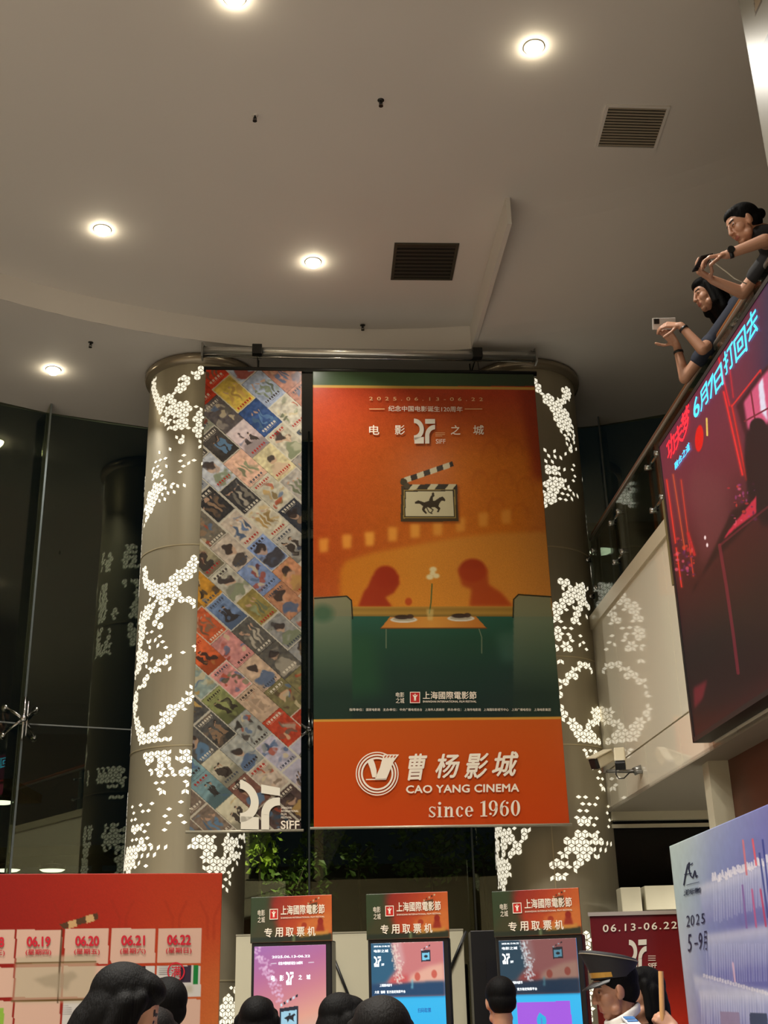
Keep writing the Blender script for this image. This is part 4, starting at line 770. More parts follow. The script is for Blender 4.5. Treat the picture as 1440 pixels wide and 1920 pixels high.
def brush_name(mb, box, pl, mi=0, bold=.012):
    write(mb, '上海國際電影節', box, pl, mi, bold, 1.0)
def festival_row(mb, x0, y0, x1, y1, pl, white=0, red=1, off=.002):
    """outline emblem, red seal and the festival's name in a row that fills this box"""
    w, h = x1-x0, y1-y0; X = lambda s: x0+w*s
    write(mb, '电影', (X(0), y0+.02*h, X(.105), y0+.46*h), pl, white, 0, 1.0, off); write(mb, '之城', (X(0), y0+.52*h, X(.105), y1), pl, white, 0, 1.0, off)
    polys(mb, [[(0, 0), (1, 0), (1, 1), (0, 1)]], (X(.175), y0, X(.30), y1), pl, red, off)
    polys(mb, frame_marks(.06), (X(.175), y0, X(.30), y1), pl, white, off*1.6); polys(mb, seal_marks(), (X(.175), y0, X(.30), y1), pl, white, off*1.6)
    write(mb, '上海國際電影節', (X(.335), y0-.05*h, X(1), y0+.64*h), pl, white, .010, 1.0, off)
    write(mb, 'SHANGHAI INTERNATIONAL FILM FESTIVAL', (X(.335), y0+.76*h, X(1), y0+.94*h), pl, white, .01, 1.0, off)
m_offwhite = mat('cream_ink', (238, 226, 206), .35); m_redink = mat('seal_red', (190, 30, 26), .35); m_paleink = mat('pale_gold_ink', (226, 186, 130), .4)
m_silver = mat('silver_ink', (222, 214, 196), .3)

SPL = (BP + BN*.034, BN)
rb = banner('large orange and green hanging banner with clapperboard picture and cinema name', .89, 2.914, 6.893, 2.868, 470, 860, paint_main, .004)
mb = MB()
write(mb, '2025.06.13-06.22', [(692, 745), (905, 746.5), (905, 753), (692, 751.5)], SPL, 2, .005, 1.9, .009)
write(mb, '纪念中国电影诞生120周年', [(728, 761.5), (867, 763), (867, 773.5), (728, 772)], SPL, 0, .008, 1.0, .009)
for x0, x1 in ((692, 721), (871, 904)): polys(mb, [[(0, 0), (1, 0), (1, 1), (0, 1)]], (x0, 767, x1, 768.4), SPL, 2, .009)
for ch, x0, x1 in (('电', 692, 711), ('影', 740, 759), ('之', 845, 863), ('城', 887, 907)): write(mb, ch, (x0, 798, x1, 816), SPL, 0, .012, 1, .009)
polys(mb, mark27(), (776, 785.5, 815.5, 832.5), SPL, 3, .009)
write(mb, 'SIFF', (817, 824, 835, 832.5), SPL, 0, 0, 1.0, .009)
for k in range(3): polys(mb, [[(0, 0), (1, 0), (1, 1), (0, 1)]], (816, 812+k*3, 834-5*(k == 2), 812.8+k*3), SPL, 2, .009)
festival_row(mb, 742, 1298, 893, 1319, SPL, 0, 1, .009)
x = 655
for wd_ in ('指导单位：', '国家电影局', '主办单位：', '中央广播电视总台', '上海市人民政府', '承办单位：', '上海市电影局', '上海国际影视节中心', '上海广播电视台', '上海电影集团'):
    L = 5.2*len(wd_); write(mb, wd_, (x, 1328.5, x+L, 1333.5), SPL, 0, 0, 1, .009); x += L+5.5
# cinema emblem: three rings, a page and a film strip shaped like a letter
cx, cy = 707, 1451
for ro, ri in ((41, 39), (36.5, 33.5), (31, 27.5)): px_polys(mb, [[(cx+x_*.98, cy+y_) for x_, y_ in q] for q in arc_strip(0, 0, ro, ri, -38 if ro < 32 else -32, 304 if ro < 32 else 300 if ro < 38 else 306, 48)], SPL, 0, .009)
px_polys(mb, [[(688, 1426), (700, 1425), (703, 1433), (706, 1445), (706, 1458), (698, 1458), (694, 1442)], [(719, 1415), (748, 1415), (738, 1428), (733, 1440), (724, 1462), (703, 1462), (704, 1458), (712, 1440)], [(686, 1461), (724, 1460), (724, 1462.5), (686, 1463)]], SPL, 0, .010)
px_polys(mb, [[(722+k*6, 1417), (725+k*6, 1417), (722+k*6, 1421), (719.5+k*6, 1421)] for k in range(4)], SPL, 4, .011)
for ch, x0, x1, y0, y1 in (('曹', 764, 801, 1414, 1464), ('杨', 816, 862, 1414, 1460), ('影', 870, 916, 1413, 1461), ('城', 922, 972, 1410, 1457)): write(mb, ch, [(x0, y0), (x1, y0-1), (x1, y1-1), (x0, y1)], SPL, 0, .022, 1, .009, .22)
write(mb, 'CAO YANG CINEMA', [(761, 1473), (973, 1469.5), (973, 1485), (761, 1488)], SPL, 0, .028, 1.04, .009)
# "since 1960" in a fat-stemmed serif: each sign drawn from stems, hairlines, bowls and serifs in its own unit box (0..w, 0..1)
def serif_line(mb, box, pl, mi, off):
    R = lambda x0, y0, x1, y1: [(x0, y0), (x1, y0), (x1, y1), (x0, y1)]
    def bowl(cx, cy, rx, ry, tx, ty, a0=0, a1=360, n=32):
        o = []
        for i in range(n):
            a, b = math.radians(a0+(a1-a0)*i/n), math.radians(a0+(a1-a0)*(i+1)/n)
            o.append([(cx+rx*math.cos(a), cy+ry*math.sin(a)), (cx+rx*math.cos(b), cy+ry*math.sin(b)), (cx+(rx-tx)*math.cos(b), cy+(ry-ty)*math.sin(b)), (cx+(rx-tx)*math.cos(a), cy+(ry-ty)*math.sin(a))])
        return o
    G = {
     's': (.42, bowl(.21, .48, .17, .155, .075, .05, 95, 335)+bowl(.21, .83, .18, .165, .09, .05, -85, 155)+[[(.08, .53), (.2, .60), (.36, .78), (.30, .85), (.16, .70), (.05, .60)], R(.36, .34, .39, .52), R(.03, .80, .06, .98)]),
     'i': (.30, [R(.08, .36, .21, .98), R(.02, .34, .21, .38), R(.01, .96, .29, 1)]+bowl(.145, .13, .085, .09, .085, .09)),
     'n': (.60, [R(.08, .36, .21, .98), R(.02, .34, .21, .38), R(.01, .96, .28, 1), R(.38, .52, .51, .98), R(.32, .96, .59, 1)]+bowl(.35, .53, .16, .19, .13, .05, 190, 360)),
     'c': (.46, bowl(.25, .67, .22, .33, .13, .04, 40, 320)+bowl(.38, .50, .06, .06, .06, .06)),
     'e': (.48, bowl(.25, .67, .23, .33, .13, .04, 40, 360)+[R(.12, .63, .47, .68)]),
     ' ': (.26, []),
     '1': (.40, [R(.14, .03, .29, .96), R(.02, .94, .40, 1), [(.02, .12), (.29, 0), (.29, .06), (.02, .17)]]),
     '9': (.56, bowl(.27, .33, .25, .33, .14, .045)+bowl(.22, .50, .30, .50, .14, .045, -20, 90)+bowl(.12, .84, .07, .07, .07, .07)),
     '6': (.56, bowl(.28, .67, .25, .33, .14, .045)+bowl(.34, .50, .31, .50, .14, .045, 160, 270)+bowl(.44, .16, .07, .07, .07, .07)),
     '0': (.56, bowl(.28, .50, .26, .50, .15, .045))}
    tot = sum(G[c][0]+.06 for c in 'since 1960')-.06; x = 0
    for c in 'since 1960':
        polys(mb, [[((px+x)/tot, py) for px, py in p] for p in G[c][1]], box, pl, mi, off); x += G[c][0]+.06
serif_line(mb, [(803, 1503), (975.5, 1500.5), (975.5, 1530), (803, 1533)], SPL, 0, .009)
mb.build('lettering', [m_offwhite, m_redink, m_paleink, m_silver, mat('orange_ink', (186, 74, 24), .35)], rb)

# collage of tilted posters (plain made-up pictures)
POST = [(393,710,(200,62,34)),(440,739,(222,190,84)),(489,784,(58,84,132)),(484,715,(168,178,196)),(529,764,(192,184,164)),(540,715,(176,124,104)),(410,748,(60,82,76)),(395,773,(142,142,122)),(455,815,(196,176,172)),(428,786,(98,90,88)),(484,847,(196,182,140)),(399,838,(74,68,62)),(446,874,(208,166,140)),(395,892,(186,188,190)),(493,914,(196,188,164)),(540,833,(184,176,154)),(538,898,(168,160,148)),(431,941,(56,54,54)),(543,970,(56,58,64)),(489,992,(202,192,166)),(440,1010,(200,184,164)),(397,977,(120,112,98)),(484,1060,(134,154,194)),(534,1048,(184,178,164)),(433,1089,(186,180,160)),(386,1040,(166,156,122)),(384,1104,(212,150,44)),(540,1104,(192,136,100)),(397,1145,(216,150,52)),(460,1112,(160,150,132)),(427,1167,(108,128,160)),(495,1155,(150,132,70)),(537,1200,(150,148,142)),(390,1197,(206,96,52)),(432,1255,(206,140,132)),(490,1225,(92,88,80)),(540,1275,(120,112,76)),(390,1275,(150,166,156)),(490,1295,(194,166,138)),(535,1355,(172,66,44)),(427,1332,(142,146,92)),(440,1375,(192,184,66)),(378,1365,(86,84,80)),(420,1407,(186,178,152)),(480,1392,(160,160,150)),(378,1450,(122,152,154)),(427,1500,(192,182,154)),(490,1450,(192,174,154)),(547,1437,(172,166,176)),(545,1525,(82,66,62)),(378,1540,(122,106,92)),(502,1500,(132,92,78))]
def paint_collage(a):
    X, Y = a.X, a.Y; EW = np.array([.75, -.66]); EH = np.array([.743, .669]); Mi = np.linalg.inv(np.stack([EW, EH], 1)); O = np.array([480.0, 746.0])
    s = Mi[0, 0]*(X-O[0]) + Mi[0, 1]*(Y-O[1]); h = Mi[1, 0]*(X-O[0]) + Mi[1, 1]*(Y-O[1]); rnd = random.Random(11)
    Wd, Hd = 45.0, 67.0; wx = a.blur(a.rng.rand(*X.shape)-.5, 4)*2.6 + a.blur(a.rng.rand(*X.shape)-.5, 9)*4; wy = a.blur(a.rng.rand(*X.shape)-.5, 4)*1.8 + a.blur(a.rng.rand(*X.shape)-.5, 9)*3
    I = np.floor(s/Wd).astype(int)
    for i in range(I.min(), I.max()+1):
        o = (0 if i == -1 else rnd.uniform(0, Hd)); sel = I == i
        if not sel.any(): continue
        J = np.floor((h-o)/Hd).astype(int)
        for j in range(J[sel].min(), J[sel].max()+1):
            m = (sel & (J == j)).astype(float)
            if m.sum() < 12: continue
            c0 = np.array([(i+.5)*Wd, (j+.5)*Hd+o]); cx, cy = O + np.stack([EW, EH], 1) @ c0
            d, base = min(((px-cx)**2+(py-cy)**2, col) for px, py, col in POST); base = np.array(base, float)
            fs0 = fs = (s-i*Wd)/Wd; fh0 = fh = (h-o-j*Hd)/Hd
            base = base*rnd.uniform(.94, 1.05); dark = base.mean() < 115
            a.blend(m, base)
            style = rnd.randrange(4); acc = np.array(rnd.choice([(58, 50, 46), (150, 60, 44), (74, 96, 130), (190, 150, 84), (120, 128, 96), (206, 176, 146)]), float)
            if dark: acc = np.array(rnd.choice([(150, 120, 92), (96, 130, 160), (186, 150, 84), (170, 160, 140)]), float)
            n = a.blur(a.rng.rand(*X.shape)-.5, 2)*9
            a.img *= (1+.15*(n*m)[..., None]); a.img += ((a.blur(a.rng.rand(*X.shape)-.5, 1)*46*m)[..., None])*np.array([1, .7, .2]); fs, fh = fs0+wx, fh0+wy
            if style == 0:                                           # one big head and shoulders
                d1 = np.hypot((fs-.5)/.20, (fh-.40)/.17); a.blend(m*np.clip((1-d1)/.2, 0, 1), (196, 158, 128), .8); d2 = np.hypot((fs-.5)/.24, (fh-.30)/.15); a.blend(m*np.clip((1-d2)/.2, 0, 1), (50, 42, 40), .85)
                d3 = np.hypot((fs-.5)/.42, (fh-.78)/.24); a.blend(m*np.clip((1-d3)/.15, 0, 1), acc, .8)
            elif style == 1:                                         # figures in a row
                for q in (.28, .52, .74): 
                    d1 = np.hypot((fs-q)/.09, (fh-.55)/.26); a.blend(m*np.clip((1-d1)/.3, 0, 1), acc*rnd.uniform(.7, 1.2), .85); d1 = np.hypot((fs-q)/.06, (fh-.27)/.055); a.blend(m*np.clip((1-d1)/.3, 0, 1), (188, 150, 122), .9)
            elif style == 2:                                         # broken colour
                for _ in range(9):
                    d1 = np.hypot((fs-rnd.uniform(.1, .9))/rnd.uniform(.06, .2), (fh-rnd.uniform(.15, .85))/rnd.uniform(.04, .14)); a.blend(m*np.clip((1-d1)/.3, 0, 1), rnd.choice([acc, acc*.6, (208, 190, 150), (90, 110, 140), (168, 74, 52)]), .75)
            else:                                                    # horizon, sky and two people
                a.blend(m*np.clip((fh-.60)/.12, 0, 1), base*.66, .8); a.blend(m*np.clip((.35-fh)/.3, 0, 1), np.minimum(base*1.15, 225), .6)
                for q, k_ in ((rnd.uniform(.3, .45), 1.0), (rnd.uniform(.55, .72), .85)):
                    fc = (52, 44, 40) if not dark else acc
                    a.blend(m*((np.abs(fs-q) < .085*k_+(fh-.42)*.10) & (fh > .42) & (fh < .78)), fc, .85); d1 = np.hypot((fs-q)/.062, (fh-.365)/.05); a.blend(m*np.clip((1-d1)/.3, 0, 1), (176, 140, 112), .9); d1 = np.hypot((fs-q)/.068, (fh-.345)/.045); a.blend(m*np.clip((1-d1)/.3, 0, 1)*(fh < .355), (44, 38, 36), .9)
            for _ in range(5):
                d1 = np.hypot((fs-rnd.uniform(.05, .95))/rnd.uniform(.05, .3), (fh-rnd.uniform(.05, .95))/rnd.uniform(.03, .12)); a.blend(m*np.clip((1-d1)/.6, 0, 1), rnd.choice([base*.7, base*1.2, acc]), .45)
            fs, fh = fs0, fh0
            tcol = (226, 214, 190) if dark else rnd.choice([(54, 44, 40), (168, 44, 36), (70, 74, 84)])
            ty = rnd.choice([.12, .84, .9]); bars = (np.sin(fs*rnd.uniform(40, 60)+i) > -.35) & (np.abs(fh-ty) < .035) & (np.abs(fs-.5) < .36); a.blend(m*bars, tcol, .85)
            bars = (np.sin(fs*90) > 0) & (np.abs(fh-ty-.065) < .012) & (np.abs(fs-.5) < .3); a.blend(m*bars, tcol, .6)
            if rnd.random() < .45: a.blend(m*((fs < .045) | (fs > .955) | (fh < .03) | (fh > .97)), (206, 198, 176), .85)
            else: a.blend(m*((fs < .02) | (fh < .015)), base*.55, .7)

rb2 = banner('tall narrow hanging banner printed with a collage of tilted film posters', -.07, .79, 6.892, 2.854, 200, 860, paint_collage, .003, m_collage)
mb = MB()
for p in mark27(): lay(mb, p, [tuple(range(len(p)))], [(450, 1462), (525, 1476), (525, 1556), (450, 1555)], SPL, 0, .009)
write(mb, 'SIFF', (526.5, 1539, 561.5, 1555), SPL, 1, .012, 1.0, .009)
for k, tx in enumerate(('SHANGHAI', 'INTERNATIONAL', 'FILM', 'FESTIVAL')): write(mb, tx, (527, 1513+k*6, 527+4.2*len(tx)*.6, 1517+k*6), SPL, 1, .01, 1, .009)
mb.build('lettering', [mat('cream_mark', (224, 218, 200), .4), m_offwhite], rb2)

# white banner hung close by, over the balcony
q0 = on_plane(1385.5, 10, (np.array([1.98, 5.0, 0]), -NX)); c0 = np.array([1.985, 5.0, 0])
t = thing('hanging_banner', c0 + Z3*7.4, 'white hanging banner cut by the top right corner of the view', 'banner')
def paint_white(a):
    a.img[:] = (206, 200, 182)
    a.poly([(1410, -30), (1432, -30), (1429, 3), (1416, 31)], (110, 84, 60)); a.poly([(1413, -30), (1430, -30), (1426, 2), (1416, 25)], (206, 176, 132))
    mk = a.mask_poly([(1427, 88), (1440, 62), (1480, 40), (1480, 220), (1446, 172), (1438, 150)]); a.grad(a.Y, [(60, (84, 120, 128)), (110, (108, 122, 132)), (140, (126, 118, 140)), (180, (120, 110, 150))], mk)
a = Art(c0+Z3*7.1, -AX*1.4, np.array([0, 0, -1.85]), 240, 300); paint_white(a); a.sheet('printed_sheet', m_whitesheet, t, .003)
mb = MB(); mb.tube([c0+Z3*7.115+AX*.0, c0+Z3*7.115-AX*1.42], .014, 10); mb.build('top_rod', m_alu, t, smooth=True)
mb = MB(); mb.tube([c0+Z3*5.24, c0+Z3*5.24-AX*1.42], .012, 10); mb.build('bottom_rod', m_alu, t, smooth=True)
for s in (.15, 1.25):
    mb = MB(); mb.tube([c0+Z3*7.12-AX*s, c0+Z3*7.5-AX*s], .004, 6); mb.build('hanging_wire', m_dark_metal, t)

# ------------------------------------------------------------------ big lit screen on the balcony front
SO = -.12; SPN = -NX
LPL = (bal(0, SO, 0), SPN)
S0, S1, SZ0, SZ1 = -2.74, -6.9, 3.075, 5.15
t = thing('video_screen', bal(S0, SO, SZ0), 'huge lit video screen on the balcony front showing a red film advert', 'screen')
def paint_led(a):
    X, Y = a.X, a.Y; T = 1.0
    a.grad(Y+.9*(X-1240), [(800, (112, 42, 62)), (900, (112, 42, 56)), (1000, (104, 38, 48)), (1140, (62, 24, 26)), (1280, (42, 26, 24)), (1420, (44, 22, 20)), (1500, (62, 22, 22)), (1700, (52, 24, 24))])
    a.grad(X, [(1240, (84, 30, 34)), (1300, (90, 38, 46)), (1370, (112, 38, 54)), (1440, (56, 38, 68)), (1520, (60, 40, 70))], np.clip((1120-Y-.9*(X-1240))/180, 0, 1)*np.clip((X-1380)/60, 0, 1), .9)
    a.poly([(1288, 900), (1310, 870), (1362, 900), (1368, 1010), (1318, 1060)], (116, 58, 60), .6, 14)                       # pale curtain
    for x0, y0, x1, y1, w_, c in ((1250, 900, 1278, 1100, 2.4, (236, 52, 40)), (1262, 890, 1284, 1030, 1.4, (226, 86, 46)), (1277, 900, 1300, 1080, 1.6, (214, 60, 42)), (1290, 1000, 1302, 1040, 5, (190, 36, 40)),
                                  (1357, 735, 1392, 890, 3.4, (240, 44, 44)), (1345, 660, 1368, 760, 2.4, (230, 36, 46)), (1368, 690, 1375, 745, 2, (200, 40, 50)), (1372, 760, 1400, 900, 3, (214, 40, 36))):
        a.line([(x0, y0), (x1, y1)], w_+5, c, .22); a.line([(x0, y0), (x1, y1)], w_, c, .95)
    a.line([(1372, 762), (1426, 694), (1440, 780)], 3, (224, 46, 44)); 
    a.poly([(1380, 760), (1424, 702), (1470, 650), (1470, 800), (1395, 812)], (60, 18, 26), .9, 2)
    a.poly([(1394, 755), (1424, 712), (1470, 660), (1470, 790), (1402, 806)], (226, 92, 128), .95, 2)                       # lit window
    a.poly([(1422, 722), (1430, 708), (1436, 760), (1440, 790), (1426, 770)], (238, 236, 250), .95, 1); a.line([(1408, 735), (1416, 790)], 3, (120, 34, 48)); a.line([(1396, 790), (1450, 760)], 3, (120, 34, 48))
    a.ell(1421, 800, 17, 18, (22, 14, 18), 1, .2); a.poly([(1398, 808), (1440, 795), (1480, 800), (1480, 980), (1430, 985), (1402, 930), (1396, 860)], (24, 14, 20), 1, 3)           # dark figure by the window
    a.ell(1311, 822, 8.5, 27, (232, 22, 18), 1, .15, 4); a.line([(1325, 785), (1326, 816)], 3.4, (240, 200, 96))
    a.poly([(1300, 1112), (1372, 958), (1418, 930), (1420, 965), (1380, 1010), (1340, 1050), (1300, 1100)], (30, 14, 18), .85, 3)
    a.poly([(1366, 995), (1418, 930), (1418, 962), (1380, 990), (1356, 1012)], (220, 46, 70), .9, 1)
    rr = random.Random(5)
    for _ in range(90):
        x, y = rr.choice([(rr.uniform(1266, 1302), rr.uniform(1010, 1085)), (rr.uniform(1366, 1416), rr.uniform(905, 985))]); a.ell(x, y, rr.uniform(1, 5), rr.uniform(1, 6), rr.choice([(200, 40, 50), (230, 90, 110), (90, 30, 70), (60, 20, 40), (220, 60, 40), (160, 60, 120)]), .7, .5)
    for x, y in ((1322, 1008), (1326, 1022)): a.ell(x, y, 2.6, 5, (255, 226, 220), 1, .5)
    a.line([(1349, 1022), (1362, 1100), (1375, 1190), (1384, 1262)], 6, (120, 34, 46), .8); a.line([(1350, 1022), (1440, 950)], 4, (120, 34, 46), .6)
    a.poly([(1300, 1290), (1326, 1275), (1318, 1310), (1302, 1328)], (150, 40, 50), .6, 3)
    a.noise(.06, 1)
SW = np.linalg.norm(bal(S1, 0, 0)-bal(S0, 0, 0))
a = Art(bal(S0-.03, SO, SZ1-.03), bal(S1+.03, 0, 0)-bal(S0-.03, 0, 0), np.array([0, 0, SZ0-SZ1+.06]), 620, 520); paint_led(a)
a.sheet('display', print_mat('screen_picture', .3, emit=.92, spec=.2), t, .01, back=m_black)
mb = MB(); slab(mb, S0, S1, SO+.004, -.01, SZ0, SZ1); mb.build('casing', m_black, t)
mb = MB()
for s0, s1, z0, z1 in ((S0, S0-.03, SZ0, SZ1), (S0, S1, SZ1-.03, SZ1), (S0, S1, SZ0, SZ0+.03), (S1+.03, S1, SZ0, SZ1)): slab(mb, s0, s1, SO-.006, SO+.006, z0, z1)
mb.build('bezel', mat('screen_bezel', (40, 36, 36), .4), t)
mb = MB(); slab(mb, S0+.12, S0, -.10, -.0, 4.16, 4.78); mb.build('side_box', mat('olive_box', (112, 104, 70), .45), t)
mb = MB()
for s in (-3.2, -4.7, -6.2):
    slab(mb, s, s-.05, -.06, .0, SZ1-.3, SZ1+.0)
mb.build('bracket', m_alu, t)
m_cyan = mat('screen_cyan', (70, 206, 255), .4, emit=1.0); m_cyan2 = mat('screen_blue', (44, 130, 230), .4, emit=1.0); m_red = mat('screen_red', (255, 40, 56), .4, emit=1.0)
mb = MB()
def slant(body, x0, y0, x1, y1, hgt, mi, bold=.016, lean=0.12):
    """text along a line rising to the right on the screen: baseline from (x0,y0) to (x1,y1), sign height hgt pixels"""
    write(mb, body, [(x0-lean*hgt, y0-hgt), (x1-lean*hgt, y1-hgt*1.18), (x1, y1), (x0, y0)], LPL, mi, bold, 1.0, .004)
for body, q in (('6', (1303, 788, 1314, 774, 32)), ('月', (1315, 774, 1330, 752, 33)), ('7', (1332, 752, 1342, 736, 32)), ('日', (1343, 741, 1358, 720, 36)), ('打', (1361, 706, 1379, 682, 40)), ('回', (1381, 682, 1403, 657, 42)), ('去', (1404, 646, 1424, 618, 43))): slant(body, *q, 0)
for body, q in (('功', (1254, 868, 1268, 846, 36)), ('夫', (1268, 846, 1283, 826, 34)), ('梦', (1282, 826, 1297, 800, 42))): slant(body, *q, 1)
slant('融合之道', 1267, 882, 1295, 843, 13, 0)
mb.build('lettering', [m_cyan, m_red], t)

# ------------------------------------------------------------------ surveillance cameras on the balcony front
BR0 = on_plane(1205, 1447, (bal(0, 0, 0), NX)); t = thing('security_camera', BR0, 'pair of security cameras on a bracket under the balcony edge beside the column', 'camera')
yc = BR0[1]+.05
A = lambda px, py, y=None: on_y(px, py, yc if y is None else y)
mb = MB(); mb.tube([BR0, A(1188, 1446), A(1138, 1446)], .014, 10); mb.tube([A(1188, 1447), A(1205, 1440)], .03, 12); mb.build('bracket_arm', m_alu, t, smooth=True)
mb = MB(); mb.tube([A(1155, 1440, yc-.05), A(1155, 1452, yc-.05), A(1160, 1460, yc-.06), A(1170, 1459, yc-.06), A(1180, 1449, yc-.03), A(1196, 1446)], .005, 6); mb.build('cable', m_black, t, smooth=True)
def cam_body(c, L, w, h, R, name, hood):
    m = MB(); m.box(c, (L, w, h), R=R); b = m.build(name, mat('camera_shell', (198, 188, 160), .4), t, bevel=.012)
    f = np.asarray(c)+R@np.array([-L/2-.012, 0, -.0]); m = MB(); m.box(f, (.03, w*.92, h*.92), R=R); m.build('lens_front', m_black, b, bevel=.006)
    if hood: m = MB(); m.box(np.asarray(c)+R@np.array([-.02, 0, h/2+.008]), (L*1.12, w*1.2, .012), R=R); m.build('sun_hood', mat('camera_shell', (198, 188, 160)), b, bevel=.004)
    m = MB(); k = np.asarray(c)-Z3*h*.6; m.tube([k, k-Z3*.05], .016, 10); m.build('mount', m_alu, b)
R = np.array(Euler((0.15, math.radians(-24), math.radians(28))).to_matrix())
cam_body(A(1131, 1424, yc), .17, .085, .085, R, 'camera_body', True)
R = np.array(Euler((0, math.radians(-52), math.radians(78))).to_matrix())
cam_body(A(1162, 1420, yc-.08), .15, .085, .08, R, 'camera_body', False)

# ------------------------------------------------------------------ boards on the floor
def stand_board(name, P0, U, ztop, zbot, nx, ny, paint, label, cat, m, back=.03):
    c = P0+U/2; t = thing(name, (c[0], c[1], 0), label, cat)
    a = Art(np.array([P0[0], P0[1], ztop]), U, np.array([0, 0, zbot-ztop]), nx, ny); paint(a); a.sheet('printed_panel', m, t, back, back=mat('board_core', (210, 206, 196), .6))
    n = np.cross(U, -Z3); n /= np.linalg.norm(n)
    if n @ (CAM-P0) > 0: n = -n
    u = U/np.linalg.norm(U)
    for f in (.12, .88):
        q = P0 + U*f; q = np.array([q[0], q[1], 0]); b = MB()
        b.tube([q+n*.05+Z3*(ztop*.8), q+n*.5+Z3*.02], .014, 8); b.tube([q-n*.12+Z3*.015, q+n*.52+Z3*.015], .015, 8); b.tube([q+n*.04+Z3*.015, q+n*.045+Z3*(ztop*.85)], .014, 8); b.build('foot_frame', m_alu, t)
    return t
# calendar board
K1 = on_y(417, 1637, 7.0); ka = math.radians(13); KU = np.array([math.cos(ka), math.sin(ka), 0])*2.5; K0 = K1 - KU; KZ = K1[2]
KN = np.array([math.sin(ka), -math.cos(ka), 0]); KPL = (K1, KN)
def paint_cal(a):
    X, Y = a.X, a.Y
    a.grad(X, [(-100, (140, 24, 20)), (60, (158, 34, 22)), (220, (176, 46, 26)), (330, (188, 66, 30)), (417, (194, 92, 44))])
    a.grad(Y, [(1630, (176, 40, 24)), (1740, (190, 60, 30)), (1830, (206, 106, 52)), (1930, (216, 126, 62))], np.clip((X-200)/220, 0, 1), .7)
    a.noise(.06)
    for cx in (120, 230, 330, 395):
        for e in (-1, 1): a.line([(cx+e*6, 1760), (cx+e*6, 1720), (cx+e*20, 1690)], 5, (150, 44, 22), .25)
    pink = (226, 186, 164); cols = [(-60, 28), (31, 117), (121, 204), (208, 292), (296, 379)]
    for k, (x0, x1) in enumerate(cols):
        for j, (y0, y1) in enumerate(((1741, 1806), (1811, 1869), (1874, 1935), (1940, 2000))):
            d = -.018*(x0-200)*.5; yy0, yy1 = y0+d*.6+ (1.5 if k < 2 else 0), y1+d*.6; w_ = (x0+1-.03*(yy0-1741), x1-.03*(yy0-1741), x1-.03*(yy1-1741), x0+1-.03*(yy1-1741))
            m = a.mask_poly([(w_[0], yy0), (w_[1], yy0), (w_[2], yy1), (w_[3], yy1)]); a.blend(m, pink if (k, j) not in ((3, 1), (4, 1), (2, 2)) else (218, 212, 204))
    # picture of a clapperboard half under the cells
    a.poly([(30, 1795), (180, 1790), (180, 1880), (22, 1880)], (196, 182, 152), .75, 1)
    a.line([(30, 1806), (180, 1803)], 3, (110, 84, 44)); a.line([(22, 1877), (178, 1874)], 3, (110, 84, 44)); a.line([(116, 1742), (108, 1880)], 3, (70, 50, 30), .8)
    a.poly([(62, 1836), (100, 1826), (138, 1822), (146, 1832), (132, 1840), (126, 1858), (116, 1852), (110, 1872), (104, 1852), (84, 1850), (72, 1842)], (168, 152, 126), .7, 1)
    st = [(112, 1733), (183, 1711), (184, 1724), (120, 1742)]; a.poly(st, (90, 62, 40)); 
    for q in (.22, .68): f = lambda s, v: (112+71*s+v*6, 1733-22*s+v*12); a.poly([f(q, 0), f(q+.2, 0), f(q+.16, 1), f(q-.06, 1)], (212, 170, 116))
    # printed notes in three cells
    for x0, y0 in ((210, 1811), (299, 1811), (112, 1885)):
        for j in range(5): a.line([(x0, y0+j*4), (x0+(22 if j else 16), y0+j*4)], 1.2, (96, 92, 92), .7)
    a.poly([(257, 1811), (273, 1811), (272, 1835), (256, 1835)], (44, 40, 48)); a.poly([(338, 1812), (359, 1810), (358, 1842), (337, 1843)], (60, 48, 64)); a.poly([(362, 1809), (372, 1809), (371, 1845), (361, 1845)], (30, 130, 60)); a.poly([(348, 1848), (362, 1848), (362, 1862), (348, 1862)], (190, 180, 156), .7, 1)
    a.poly([(158, 1882), (176, 1882), (174, 1910), (157, 1910)], (186, 84, 74)); a.poly([(0, 1890), (8, 1889), (6, 1925), (-8, 1925)], (150, 190, 70))
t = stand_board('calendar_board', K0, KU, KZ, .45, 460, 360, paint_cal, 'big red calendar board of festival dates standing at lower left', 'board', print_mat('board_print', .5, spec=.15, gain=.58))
mb = MB()
for tx, wk, x0 in (('06.18', '(星期三)', -37), ('06.19', '(星期四)', 50), ('06.20', '(星期五)', 141), ('06.21', '(星期六)', 227), ('06.22', '(星期日)', 313)):
    d = -.012*(x0-200); write(mb, tx, (x0, 1754+d, x0+45, 1773.5+d), KPL, 0, .035, .95, .004); write(mb, wk, (x0-2, 1778+d, x0+46, 1790+d), KPL, 0, .015, 1, .004)
for cx, cy, g in ((247, 1824, 15), (330, 1822, 16.5)):
    px_polys(mb, [[(cx+x_, cy+y_*1.08) for x_, y_ in q] for q in arc_strip(0, 0, g, g-2.6, 0, 360, 36)], KPL, 0, .005); write(mb, '满', (cx-9.5, cy-10.5, cx+9.5, cy+10.5), KPL, 0, .012, 1, .005)
mb.build('lettering', [mat('crimson_ink', (172, 22, 40), .4)], t)

